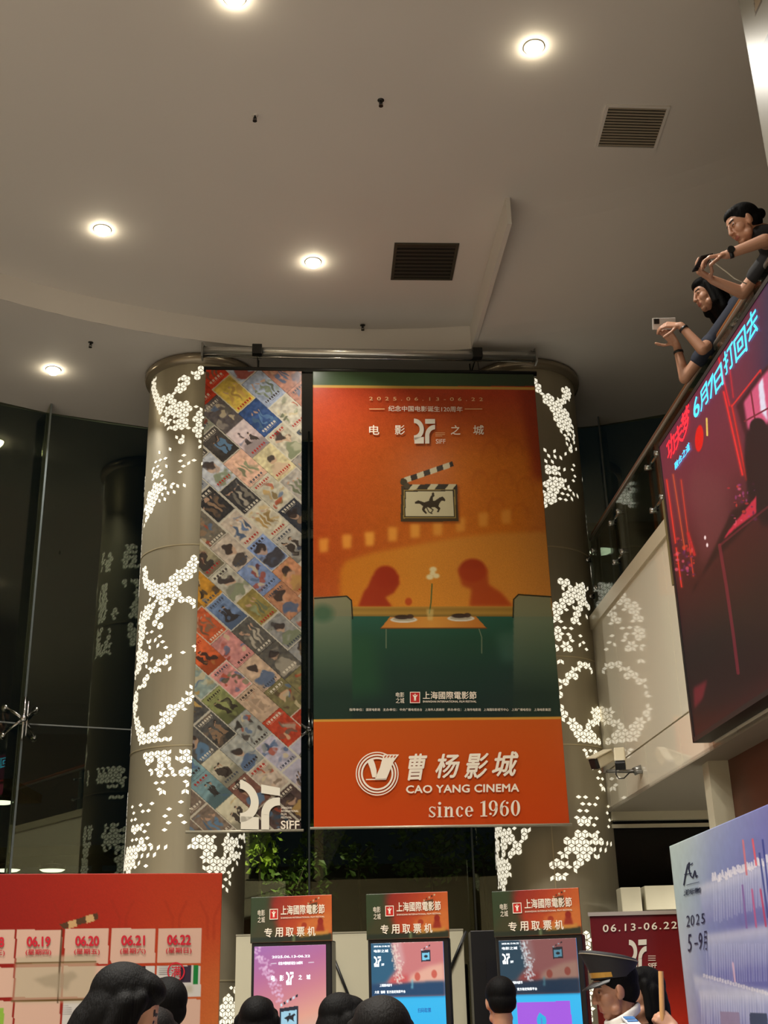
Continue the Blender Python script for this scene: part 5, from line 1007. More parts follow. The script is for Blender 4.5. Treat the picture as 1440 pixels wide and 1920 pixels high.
# pale blue board facing across the hall
G0 = on_plane(1255, 1587, (np.array([1.75, 7.85, 0]), -NX)); ga = math.radians(3.4); GU = np.array([math.sin(ga), -math.cos(ga), 0])*3.4; GN = np.array([-math.cos(ga), -math.sin(ga), 0]); GPL = (G0, GN); m_bluebd = print_mat('blue_board_print', .4, gain=1.1)
def paint_blue(a):
    X, Y = a.X, a.Y
    a.grad(X+.25*(Y-1600), [(1255, (176, 186, 180)), (1300, (150, 162, 182)), (1360, (122, 132, 176)), (1420, (104, 108, 164)), (1500, (96, 98, 156))])
    a.grad(Y, [(1700, (176, 196, 196)), (1800, (190, 196, 204)), (1900, (200, 196, 192))], np.clip(1-(X-1262)/70, 0, 1), .8)
    for x0, y0, x1, y1 in ((1310, 1662, 1450, 1612), (1324, 1752, 1450, 1735), (1300, 1830, 1450, 1862), (1310, 1858, 1450, 1858)):
        m = a.blur(a.mask_poly([(x0, y0), (x1, y1), (x1+40, y1+70), (x0+10, y0+70)]), 2); a.grad(Y-(y0+(X-x0)*(y1-y0)/(x1-x0)), [(0, (206, 206, 216)), (25, (160, 166, 196)), (70, (126, 130, 176))], m, .75)
    r = random.Random(4)
    for k in range(26):
        x = 1335+k*4.6+r.uniform(-1, 1); y = 1660-.36*(x-1310)+r.uniform(-4, 4); a.poly([(x, y-10), (x+r.uniform(2, 4.5), y-11), (x+6, y+4), (x, y+4)], (220, 216, 222), .75); a.line([(x+3, y+6), (x+5, y+80)], 1.2, (196, 200, 222), .45)
        a.line([(x-10, 1770), (x-8, 1840)], 1.4, (196, 198, 222), .4); a.line([(x-20, 1866), (x-18, 1925)], 2, (206, 206, 222), .4)
        x = 1318+k*5; y = 1826+k*1.4; a.poly([(x, y), (x+4, y), (x+4, y+7), (x, y+6)], (216, 212, 216), .7)
    for x0, y0, x1, y1, c in ((1393, 1576, 1400, 1640, (198, 110, 120)), (1411, 1574, 1418, 1622, (214, 84, 96)), (1430, 1575, 1446, 1720, (48, 60, 130)), (1424, 1600, 1440, 1720, (52, 64, 128)), (1410, 1668, 1418, 1738, (176, 84, 130)), (1426, 1668, 1436, 1736, (176, 60, 96)), (1392, 1660, 1400, 1740, (120, 90, 150)), (1374, 1806, 1378, 1840, (206, 170, 190))): a.line([(x0, y0), (x1, y1)], 3.6, c, .85)
    a.poly([(1350, 1897), (1386, 1899), (1388, 1925), (1352, 1925)], (140, 128, 156)); a.poly([(1405, 1900), (1438, 1900), (1440, 1925), (1407, 1925)], (58, 70, 90))
    a.noise(.05, 2)
t = stand_board('display_board', G0, GU, G0[2], .04, 520, 380, paint_blue, 'tall pale blue printed display board standing at the right edge', 'board', m_bluebd)
mb = MB()
def stroke(mb, pts, w, pl, mi, off):
    for (x0, y0), (x1, y1) in zip(pts[:-1], pts[1:]):
        L = math.hypot(x1-x0, y1-y0)+1e-6; ex, ey = -(y1-y0)/L*w/2, (x1-x0)/L*w/2
        P = [on_plane(x, y, pl)+np.asarray(pl[1])*off for x, y in ((x0+ex, y0+ey), (x1+ex, y1+ey), (x1-ex, y1-ey), (x0-ex, y0-ey))]; mb.add(P, [(0, 1, 2, 3)], mi)
stroke(mb, [(1283, 1660), (1286, 1642), (1290, 1622), (1294, 1617), (1292, 1628), (1296, 1642), (1300, 1646), (1304, 1632), (1306, 1645), (1309, 1641)], 2.2, GPL, 0, .004); stroke(mb, [(1284, 1640), (1298, 1637)], 1.8, GPL, 0, .004); stroke(mb, [(1296, 1622), (1300, 1618)], 1.8, GPL, 0, .004); stroke(mb, [(1288, 1659.5), (1312, 1653.5)], 1, GPL, 0, .004)
write(mb, '上海艺术设计博物馆', [(1283, 1668), (1315, 1663), (1315, 1674), (1283, 1680)], GPL, 0, .02, 1, .004)
for ch, x0, y0, h in (('2', 1288, 1717, 21), ('0', 1296, 1716, 20), ('2', 1306, 1714, 20), ('5', 1316, 1713, 19), ('5', 1291, 1752, 33), ('-', 1303, 1768, 3), ('9', 1311, 1749, 32), ('月', 1320, 1746, 36)): write(mb, ch, [(x0, y0), (x0+6.5, y0-1), (x0+6.5, y0-1+h), (x0, y0+h)], GPL, 0, 0, 1, .004)
mb.build('lettering', [mat('navy_ink', (28, 34, 66), .4)], t)

# dark red roll-up banner
YR = 8.25; RX0, RX1, RZ = on_y(1105, 1712, YR)[0], on_y(1105, 1712, YR)[0]+.86, on_y(1105, 1712, YR)[2]
RP = (np.array([RX0, YR, 0]), np.array([0, -1.0, 0]))
t = thing('roll_up_banner', ((RX0+RX1)/2, YR, 0), 'dark red roll-up banner with dates, standing behind the guard', 'banner')
def paint_roll(a):
    a.grad(a.Y+.3*(a.X-1105), [(1700, (104, 28, 34)), (1800, (112, 28, 32)), (1880, (132, 34, 28)), (1960, (186, 50, 34))]); a.noise(.05, 1)
a = Art((RX0, YR, RZ-.02), (RX1-RX0, 0, 0), (0, 0, .1-RZ+.02), 170, 380); paint_roll(a); a.sheet('printed_sheet', m_vinyl, t, .003)
mb = MB(); mb.box(((RX0+RX1)/2, YR, RZ-.008), (RX1-RX0+.02, .02, .024)); mb.build('top_rail', mat('rail_pale', (190, 180, 170), .35, .4), t)
mb = MB(); mb.box(((RX0+RX1)/2, YR+.01, .05), (RX1-RX0+.03, .13, .1)); mb.build('base', m_alu, t, bevel=.01)
mb = MB(); mb.tube([((RX0+RX1)/2, YR+.03, .09), ((RX0+RX1)/2, YR+.02, RZ-.01)], .01, 8); mb.build('pole', m_alu, t)
mb = MB(); write(mb, '06.13-06.22', [(1130, 1734), (1269, 1727.5), (1269, 1741), (1130, 1748)], RP, 0, .012, 1.25, .005)
polys(mb, mark27(), [(1179, 1762), (1212, 1760), (1212, 1815), (1179, 1816)], RP, 1, .005); write(mb, 'SIFF', [(1215, 1806), (1231, 1805), (1231, 1815), (1215, 1816)], RP, 0, .01, 1, .005)
for k in range(3): polys(mb, [[(0, 0), (1, 0), (1, 1), (0, 1)]], (1215, 1792+k*4, 1229, 1793+k*4), RP, 0, .005)
mb.build('lettering', [m_offwhite, m_silver], t)

# ------------------------------------------------------------------ low cream panels behind the kiosks, dark cabinet, cream boxes on the right
YP = 9.25
def zat(px, py, y): return float(on_y(px, py, y)[2])
def xat(px, py, y): return float(on_y(px, py, y)[0])
zt = zat(655, 1750, YP)
def low_panel(x0, x1, zt, label, lines):
    t = thing('partition_panel', ((x0+x1)/2, YP, 0), label, 'panel', 'cream partition panels behind the kiosks')
    m = MB(); m.box(((x0+x1)/2, YP+.03, zt/2), (x1-x0-.006, .06, zt)); m.build('board', m_cream, t, bevel=.004)
    m = MB(); m.box(((x0+x1)/2, YP+.03, zt+.006), (x1-x0-.004, .066, .012)); m.build('top_trim', mat('panel_trim', (150, 144, 124), .4), t)
    for (p, q) in lines:
        m = MB(); m.tube([on_y(*p, YP-.012), on_y(*q, YP-.012)], .011, 8); m.build('stay_cable', m_black, t, smooth=True)
low_panel(-1.16, -.72, zt, 'cream partition panel showing as a strip between the left column and first kiosk', [])
low_panel(-.70, -.06, zt, 'cream partition panel crossed by a black stay, between the first and second kiosks', [((619, 1780), (672, 1914))])
low_panel(-.04, .50, zt, 'cream partition panel crossed by a black stay, between the second and third kiosks', [((874, 1746), (838, 1832))])
x0, x1 = xat(879, 1760, 9.1), xat(930, 1760, 9.1)
t = thing('cabinet', ((x0+x1)/2+.12, 9.0, 0), 'tall black cabinet just behind the third ticket kiosk', 'cabinet')
mb = MB(); mb.box(((x0+x1)/2+.12, 9.03, zat(900, 1746, 9.0)/2), (x1-x0+.24, .3, zat(900, 1746, 9.0))); mb.build('body', m_black, t, bevel=.006)
mb = MB(); mb.box(((x0+x1)/2+.1, 8.875, 1.0), (.2, .012, 1.7)); mb.build('door', mat('cabinet_door', (24, 24, 28), .3), t)
YQ = 9.75
for px0, px1, pt, pb, lb in ((1163, 1206, 1664, 1716, 'small cream box panel above the red roll-up banner, left of its neighbour'), (1208, 1275, 1661, 1705, 'wide cream box panel above the red roll-up banner, against the blue board')):
    a0, a1 = on_y(px0, pt, YQ), on_y(px1, pb, YQ); t = thing('wall_box', ((a0[0]+a1[0])/2, YQ, 0), lb, 'panel', 'cream boxes by the door')
    zb = a1[2] - (.35 if px0 < 1200 else 0)
    mb = MB(); mb.box(((a0[0]+a1[0])/2, YQ+.1, (a0[2]+zb)/2), (a1[0]-a0[0], .2, a0[2]-zb)); mb.build('casing', m_cream, t, bevel=.006)
    mb = MB(); mb.box(((a0[0]+a1[0])/2, YQ+.12, zb/2), (a1[0]-a0[0]-.03, .14, zb)); mb.build('stand', m_black, t)

# ------------------------------------------------------------------ ticket kiosks
YK = 8.0
m_header = print_mat('kiosk_sign_print', .35, emit=0, gain=.78); m_screen = print_mat('kiosk_screen', .2, emit=1.0)
m_case = mat('kiosk_case', (22, 22, 25), .3)
def paint_header(a):
    u, v = a.u, a.v
    a.img[:] = (160, 44, 26); k = u
    a.grad(u+.35*v, [(0, (44, 62, 38)), (.22, (60, 58, 34)), (.34, (146, 36, 26)), (.7, (184, 66, 32)), (1.0, (204, 96, 42)), (1.3, (210, 108, 50))])
    U2 = lambda x, y: (np.interp(x, [0, 1], [0, 1]), y)
    def P(pts, c, al=1, soft=0):
        X, Y = a.X, a.Y; a.X, a.Y = u*100, v*54; a.poly(pts, c, al, soft); a.X, a.Y = X, Y
    def E_(cx, cy, rx, ry, c, al=1, s=.3):
        X, Y = a.X, a.Y; a.X, a.Y = u*100, v*54; a.ell(cx, cy, rx, ry, c, al, s); a.X, a.Y = X, Y
    P([(0, 0), (20, 0), (28, 20), (34, 40), (40, 54), (0, 54)], (46, 66, 38), .85, 5); P([(0, 48), (100, 45), (100, 54), (0, 54)], (34, 46, 34), .95, 1)
    P([(58, 34), (76, 25), (100, 20), (100, 44), (60, 46)], (214, 122, 56), .7, 3); P([(60, 44), (96, 41), (96, 46), (60, 49)], (206, 150, 66), .7, 1)
    E_(86, 31, 4, 5, (150, 36, 24)); P([(83, 33), (89, 33), (91, 42), (80, 42)], (150, 40, 26), .9, 1); E_(66, 35, 4, 4, (160, 44, 26), .8)
    P([(52, 45), (55, 45), (55, 54), (52, 54)], (120, 140, 96), .8, 1)
    P([(72, 10), (82, 8), (83, 21), (72, 22)], (88, 60, 36), .9, 0); P([(74, 13), (81, 12), (81, 19), (74, 20)], (190, 168, 120), .7)
    for q in range(5): P([(70+q*3.2, 9-q*1.6), (71.8+q*3.2, 8.2-q*1.6), (72.2+q*3.2, 10-q*1.6), (70.6+q*3.2, 10.8-q*1.6)], (66, 40, 26) if q % 2 else (206, 180, 140))
    a.noise(.06, 1)
def mini_poster(a, P, E_, L_, x0, y0, w, h, dark=0, wide=True):
    X = lambda s: x0+w*s; Y = lambda s: y0+h*s
    g = lambda c: tuple(np.array(c)*(1-.35*dark))
    P([(X(0), Y(0)), (X(1), Y(0)), (X(1), Y(1)), (X(0), Y(1))], g((204, 122, 122)))
    P([(X(0), Y(0)), (X(.28), Y(0)), (X(.34), Y(.5)), (X(.2), Y(.75)), (X(0), Y(.8))], g((30, 92, 124)), .95, 3)
    P([(X(.30), Y(0)), (X(.42), Y(0)), (X(.46), Y(.35)), (X(.38), Y(.55)), (X(.33), Y(.3))], g((220, 190, 190)), .5, 3)
    P([(X(.55), Y(.6)), (X(.8), Y(.45)), (X(1), Y(.4)), (X(1), Y(.75)), (X(.5), Y(.75))], g((236, 186, 160)), .8, 3)
    P([(X(0), Y(.76)), (X(1), Y(.73)), (X(1), Y(1)), (X(0), Y(1))], g((20, 66, 104)), .95, 2); P([(X(.26), Y(.66)), (X(.5), Y(.60)), (X(.5), Y(.74)), (X(.25), Y(.76))], g((206, 70, 70)), .7, 3)
    for cx, cy in ((.63, .64), (.86, .6)): E_(X(cx), Y(cy), w*.045, h*.09, g((200, 84, 70)), .85); 
    P([(X(.55), Y(.7)), (X(.57), Y(.68)), (X(.57), Y(.85)), (X(.54), Y(.85))], g((120, 190, 206)), .8, 1)
    P([(X(.69), Y(.16)), (X(.82), Y(.15)), (X(.82), Y(.36)), (X(.69), Y(.37))], g((30, 40, 60))); P([(X(.705), Y(.21)), (X(.805), Y(.20)), (X(.805), Y(.33)), (X(.705), Y(.34))], g((126, 206, 236))); E_(X(.755), Y(.27), w*.03, h*.03, g((24, 34, 50)))
    for q in range(4): P([(X(.69+.035*q), Y(.14-.025*q)), (X(.71+.035*q), Y(.13-.025*q)), (X(.715+.035*q), Y(.155-.025*q)), (X(.695+.035*q), Y(.165-.025*q))], g((24, 34, 50)) if q % 2 else g((206, 220, 230)))
def kiosk(label, xl, xr, y, ztl, psi, screen):
    w = (xr-xl)/math.cos(psi); d = np.array([math.cos(psi), -math.sin(psi), 0]); n = np.array([-math.sin(psi), -math.cos(psi), 0]); P0 = np.array([xl, y, 0])
    c = P0+d*w/2; r = thing('ticket_kiosk', (c[0], c[1], 0), label, 'kiosk', 'ticket machines in a row')
    q = lambda u, o, z: P0+d*u+n*o+Z3*z
    def bx(m, u0, u1, o0, o1, z0, z1): m.hexa([q(u0, o0, z0), q(u1, o0, z0), q(u1, o1, z0), q(u0, o1, z0)], [q(u0, o0, z1), q(u1, o0, z1), q(u1, o1, z1), q(u0, o1, z1)])
    m = MB(); bx(m, 0, w, -.16, 0, .06, ztl-.27); bx(m, .02, w-.02, -.30, -.1, .06, .9); m.build('cabinet_body', m_case, r, bevel=.008)
    m = MB(); bx(m, -.02, w+.02, -.34, .12, 0, .06); m.build('base_plate', m_dark_metal, r, bevel=.006)
    m = MB(); bx(m, .06, w-.06, 0, .10, .82, .86); m.build('card_shelf', m_case, r)
    a = Art(q(-.005, .012, ztl), d*(w+.01), np.array([0, 0, -.275]), 150, 80); paint_header(a); a.sheet('header_sign', m_header, r, .02, back=m_case)
    hp = (q(0, .012, 0), n); hd = bpy.data.objects[[c_.name for c_ in kids(r) if c_.name.startswith('header_sign')][0]]
    m = MB(); W = lambda u0, v0, u1, v1: [tuple(map(float, proj(q(u*w, .012, ztl-.275*v)))) for u, v in ((u0, v0), (u1, v0), (u1, v1), (u0, v1))]
    def wr(tx, b, mi, bold=.012): write(m, tx, W(*b), hp, mi, bold, 1, .003)
    wr('电影', (.08, .28, .17, .41), 0, 0); wr('之城', (.08, .43, .17, .56), 0, 0)
    polys(m, [[(0, 0), (1, 0), (1, 1), (0, 1)]], W(.23, .27, .335, .50), hp, 1, .003); polys(m, frame_marks(.07)+seal_marks(), W(.23, .27, .335, .50), hp, 0, .005)
    wr('上海國際電影節', (.37, .20, .92, .41), 0, .014); wr('SHANGHAI INTERNATIONAL FILM FESTIVAL', (.37, .455, .92, .49), 0, .01)
    for k, ch in enumerate('专用取票机'): wr(ch, (.165+.135*k, .68, .265+.135*k, .885), 0, .016)
    m.build('lettering', [m_offwhite, m_redink], hd)
    a = Art(q(.02, .006, ztl-.295), d*(w-.055), np.array([0, 0, -1.02]), 140, 290)
    def P(pts, col, al=1, soft=0):
        X, Y = a.X, a.Y; a.X, a.Y = a.u*100, a.v*214; a.poly(pts, col, al, soft); a.X, a.Y = X, Y
    def E_(cx, cy, rx, ry, col, al=1, s=.3):
        X, Y = a.X, a.Y; a.X, a.Y = a.u*100, a.v*214; a.ell(cx, cy, rx, ry, col, al, s); a.X, a.Y = X, Y
    def L_(pts, w_, col, al=1):
        X, Y = a.X, a.Y; a.X, a.Y = a.u*100, a.v*214; a.line(pts, w_, col, al); a.X, a.Y = X, Y
    tx = screen(a, P, E_, L_); a.sheet('touch_screen', m_screen, r, .004, back=m_case)
    so = bpy.data.objects[[c_.name for c_ in kids(r) if c_.name.startswith('touch_screen')][0]]
    sp = (q(0, .006, 0), n); m = MB(); W2 = lambda b: [tuple(map(float, proj(q(.02+(w-.055)*u/100, .006, ztl-.295-1.02*v/214)))) for u, v in ((b[0], b[1]), (b[2], b[1]), (b[2], b[3]), (b[0], b[3]))]
    for body, b, mi in tx:
        if body == '27': polys(m, mark27(), W2(b), sp, mi, .002)
        else: write(m, body, W2(b), sp, mi, .012, 1, .002)
    m.build('screen_lettering', [mat('screen_white', (236, 244, 250), .4, emit=1.0), mat('screen_navy', (24, 60, 130), .4, emit=1.0)], so)
    return r
def scr_pink(a, P, E_, L_):
    a.grad(a.v+.15*a.u, [(0, (164, 104, 172)), (.2, (186, 108, 150)), (.35, (206, 128, 140)), (.5, (226, 160, 140)), (.7, (196, 190, 170)), (1, (60, 140, 160))])
    rr = random.Random(2)
    for k in range(120):
        t_ = rr.random(); x = 2+t_*34+rr.gauss(0, 3.5); y = 4+t_*58+rr.gauss(0, 5); E_(x, y, 2.2, 2, (232, 190, 220), .5, .5)
    P([(36, 76), (62, 73), (62, 99), (36, 101)], (30, 36, 52)); P([(38.5, 80), (59.5, 78), (59.5, 95), (38.5, 97)], (160, 206, 226))
    P([(42, 88), (47, 85), (53, 84), (56, 82), (58, 84), (55, 87), (56, 92), (53, 90), (50, 89), (47, 93), (46, 89)], (26, 30, 40)); E_(50, 83, 1.6, 1.6, (26, 30, 40))
    for q in range(6): P([(37+q*4.2, 71-q*2.1), (39.6+q*4.2, 69.7-q*2.1), (40.2+q*4.2, 72.6-q*2.1), (37.6+q*4.2, 74-q*2.1)], (26, 34, 52) if q % 2 else (200, 220, 232))
    for q in range(7): P([(2+q*14, 112-q*2), (9+q*14, 111-q*2), (9+q*14, 119-q*2), (2+q*14, 120-q*2)], (246, 206, 180), .5, 2)
    P([(30, 214), (34, 130), (100, 108), (100, 214)], (240, 206, 176), .6, 4); E_(66, 132, 7, 12, (226, 120, 90), .8); P([(58, 140), (74, 138), (78, 160), (54, 160)], (214, 110, 84), .8, 2); E_(48, 136, 4, 5, (130, 214, 216), .8)
    for b in ((24, 24), (76, 24)): L_([(b[0], 21.5), (b[0]+7, 21.3)], .8, (240, 240, 246))
    return [('2025.06.13-06.22', (25, 12, 78, 15), 0), ('纪念中国电影诞生120周年', (34, 19.5, 68, 23.5), 0), ('电', (24, 36, 29.5, 43), 0), ('影', (36, 36, 41.5, 43), 0), ('27', (45, 32, 55, 48), 0), ('之', (62, 36, 67, 42), 0), ('城', (73, 36, 78.5, 42), 0)]
def scr_blue(dark):
    def f(a, P, E_, L_):
        a.grad(a.v, [(0, (30, 150, 226)), (.34, (54, 186, 240)), (1, (26, 170, 240))])
        mini_poster(a, P, E_, L_, 0, 0, 100, 66, dark)
        rr = random.Random(3)
        for k in range(150):
            y = rr.uniform(2, 50); x = 31+(y*.16)+rr.gauss(0, 3); E_(x, y, 1.3, 1.6, (236, 214, 200) if not dark else (206, 216, 220), .55, .5)
        tx = [('2025.06.13-06.22', (4, 3, 26, 5), 0), ('电影之城', (4, 8, 24, 11.5), 0), ('27', (4, 16, 13.5, 29), 0), ('SIFF', (14, 25, 18, 28), 0), ('上海国际电影节', (11, 50, 28, 53.5), 0), ('大麦  猫眼  官方指定购票平台', (4, 58, 46, 61.5), 0)]
        if not dark:
            P([(62, 108), (88, 107), (88, 118), (62, 119)], (70, 130, 220), .5, 1)
            P([(60, 106), (84, 106), (84, 150), (60, 150)], (60, 50, 110), .9); E_(72, 118, 8, 9, (214, 70, 226)); E_(72, 118, 5, 6, (60, 40, 110))
            tx += [('扫码取票', (62, 80, 80, 85.5), 1)]
        else:
            P([(19, 76), (86, 75), (88, 150), (19, 150)], (166, 92, 226)); E_(49, 98, 6.4, 7, (40, 180, 226), 1, .1); P([(43, 95), (47, 88), (55, 94), (49, 97)], (40, 180, 226)); L_([(49, 95), (49, 102)], 1, (120, 90, 220))
            tx += [('出票成功，祝您观影愉快', (26, 116, 74, 121.5), 0)]
        return tx
    return f
zk = zat(473, 1683, YK)
kiosk('ticket kiosk with pink film poster on its screen, next to the left column', xat(473, 1683, YK), xat(622, 1676, YK), YK, zk, math.radians(7), scr_pink)
kiosk('ticket kiosk in the middle of the row, pink poster over blue screen', xat(688, 1677, YK), xat(837, 1670, YK), YK, zat(688, 1677, YK), math.radians(6), scr_blue(0))
kiosk('ticket kiosk with darker poster over blue and purple screen, before the right column', xat(924, 1672, YK), xat(1077, 1663, YK), YK, zat(924, 1672, YK), math.radians(16), scr_blue(1))
# ------------------------------------------------------------------ people
m_skin = mat('skin', (176, 130, 104), .5, vary=.06, vscale=30); m_skin_d = mat('skin_tanned', (158, 112, 88), .5, vary=.06, vscale=30)
m_lip = mat('lips', (150, 90, 78), .45); m_brow = mat('brow_hair', (30, 24, 22), .6); m_eye = mat('eye_dark', (26, 20, 18), .3)
m_hair = mat('black_hair', (7, 6, 6), .65, spec=.10, bump=.35, bscale=120, stretch=(1.6, 1.6, .12)); m_hair_b = mat('brown_black_hair', (14, 11, 10), .65, spec=.12, bump=.35, bscale=120, stretch=(1.6, 1.6, .12))
m_shoe = mat('shoe_leather', (28, 26, 26), .5)

class Blob:
    """closed shapes that overlap; fused later into one continuous skin"""
    def __init__(s): s.mb = MB()
    def cap(s, p0, p1, r0, r1=None, n=14, sq=None):
        r1 = r0 if r1 is None else r1; p0, p1 = np.asarray(p0, float), np.asarray(p1, float); L = np.linalg.norm(p1-p0); t = (p1-p0)/(L+1e-9)
        pts, rr = [], []
        for a in (-88, -60, -30, 0): pts.append(p0+t*r0*math.sin(math.radians(a))); rr.append(r0*math.cos(math.radians(a)))
        for f in (.33, .66): pts.append(p0+t*L*f); rr.append(r0+(r1-r0)*f)
        for a in (0, 30, 60, 88): pts.append(p1+t*r1*math.sin(math.radians(a))); rr.append(r1*math.cos(math.radians(a)))
        s.mb.tube(pts, rr, n); return s
    def ell(s, c, rad, R=None, n=18):
        R = np.eye(3) if R is None else R; prof = [(math.cos(math.radians(a)), math.sin(math.radians(a))) for a in range(-88, 89, 11)]
        c = np.asarray(c, float); rad = np.asarray(rad, float); vs = []; m = len(prof)
        for pr, pz in prof: vs += [c + R @ (rad*np.array([pr*math.cos(2*math.pi*k/n), pr*math.sin(2*math.pi*k/n), pz])) for k in range(n)]
        fs = [(i*n+k, i*n+(k+1) % n, (i+1)*n+(k+1) % n, (i+1)*n+k) for i in range(m-1) for k in range(n)] + [tuple(range(n))[::-1], tuple(range((m-1)*n, m*n))]
        s.mb.add(vs, fs); return s
    def fuse(s, name, mats, parent, voxel, it=3, paint=None):
        o = raw_object(name, s.mb.v, s.mb.f, [], None, None, None)
        r = o.modifiers.new('fuse', 'REMESH'); r.mode = 'VOXEL'; r.voxel_size = voxel; r.use_smooth_shade = True
        q = o.modifiers.new('smooth', 'SMOOTH'); q.iterations = it; q.factor = .5
        me = bpy.data.meshes.new_from_object(o.evaluated_get(bpy.context.evaluated_depsgraph_get()))
        old = o.data; bpy.data.objects.remove(o); bpy.data.meshes.remove(old)
        me.name = name; me.materials.clear()
        for m in mats: me.materials.append(m)
        n = len(me.polygons); me.polygons.foreach_set('use_smooth', [True]*n)
        if paint is not None:
            c = np.zeros(n*3, np.float32); me.polygons.foreach_get('center', c); me.polygons.foreach_set('material_index', paint(c.reshape(-1, 3)).astype(np.int32))
        else: me.polygons.foreach_set('material_index', np.zeros(n, np.int32))
        b = bpy.data.objects.new(name, me); COL.objects.link(b); b.parent = parent; return b
def rotx(a): c, s = math.cos(a), math.sin(a); return np.array([[1, 0, 0], [0, c, -s], [0, s, c]])
def roty(a): c, s = math.cos(a), math.sin(a); return np.array([[c, 0, s], [0, 1, 0], [-s, 0, c]])
def rotz(a): c, s = math.cos(a), math.sin(a); return np.array([[c, -s, 0], [s, c, 0], [0, 0, 1]])
def unit(v): v = np.asarray(v, float); return v/(np.linalg.norm(v)+1e-9)

def hand(b, wrist, d, nrm, side, curl, s=1.0, thumb=.9, pinch=0.0):
    """palm, four unequal bent fingers and a thumb: d points along the fingers, nrm out of the palm, side is +1 when the thumb lies on d x nrm"""
    d = unit(d); nrm = unit(np.asarray(nrm, float) - d*(np.asarray(nrm) @ d)); w = np.cross(d, nrm)*side
    P = lambda u, v, h: np.asarray(wrist)+s*(d*u+w*v+nrm*h)
    for k, (v, L) in enumerate(((.030, .072), (.010, .080), (-.010, .074), (-.029, .058))):
        kn = P(.088-.004*abs(k-1), v, .002); b.cap(P(.012, v*.62, 0), kn, .0135*s, .0105*s, 10)
        p = kn; ang = 0
        for f, c in zip((.46, .31, .23), (curl[k]*.9, curl[k], curl[k]*.7)):
            ang += c; q = p + s*L*f*(d*math.cos(ang)+nrm*math.sin(ang)+w*(.05*(1.2-k)-.04*pinch)); b.cap(p, q, .0088*s, .0078*s, 8); p = q
    p = P(.025, .030, .006)
    for L, a, h in ((.040, .95, .35), (.032, .55, .45), (.026, .35, .55)):
        q = p + s*L*unit(d*(1-a*.55)+w*a*thumb+nrm*h); b.cap(p, q, .0115*s, .0092*s, 8); p = q

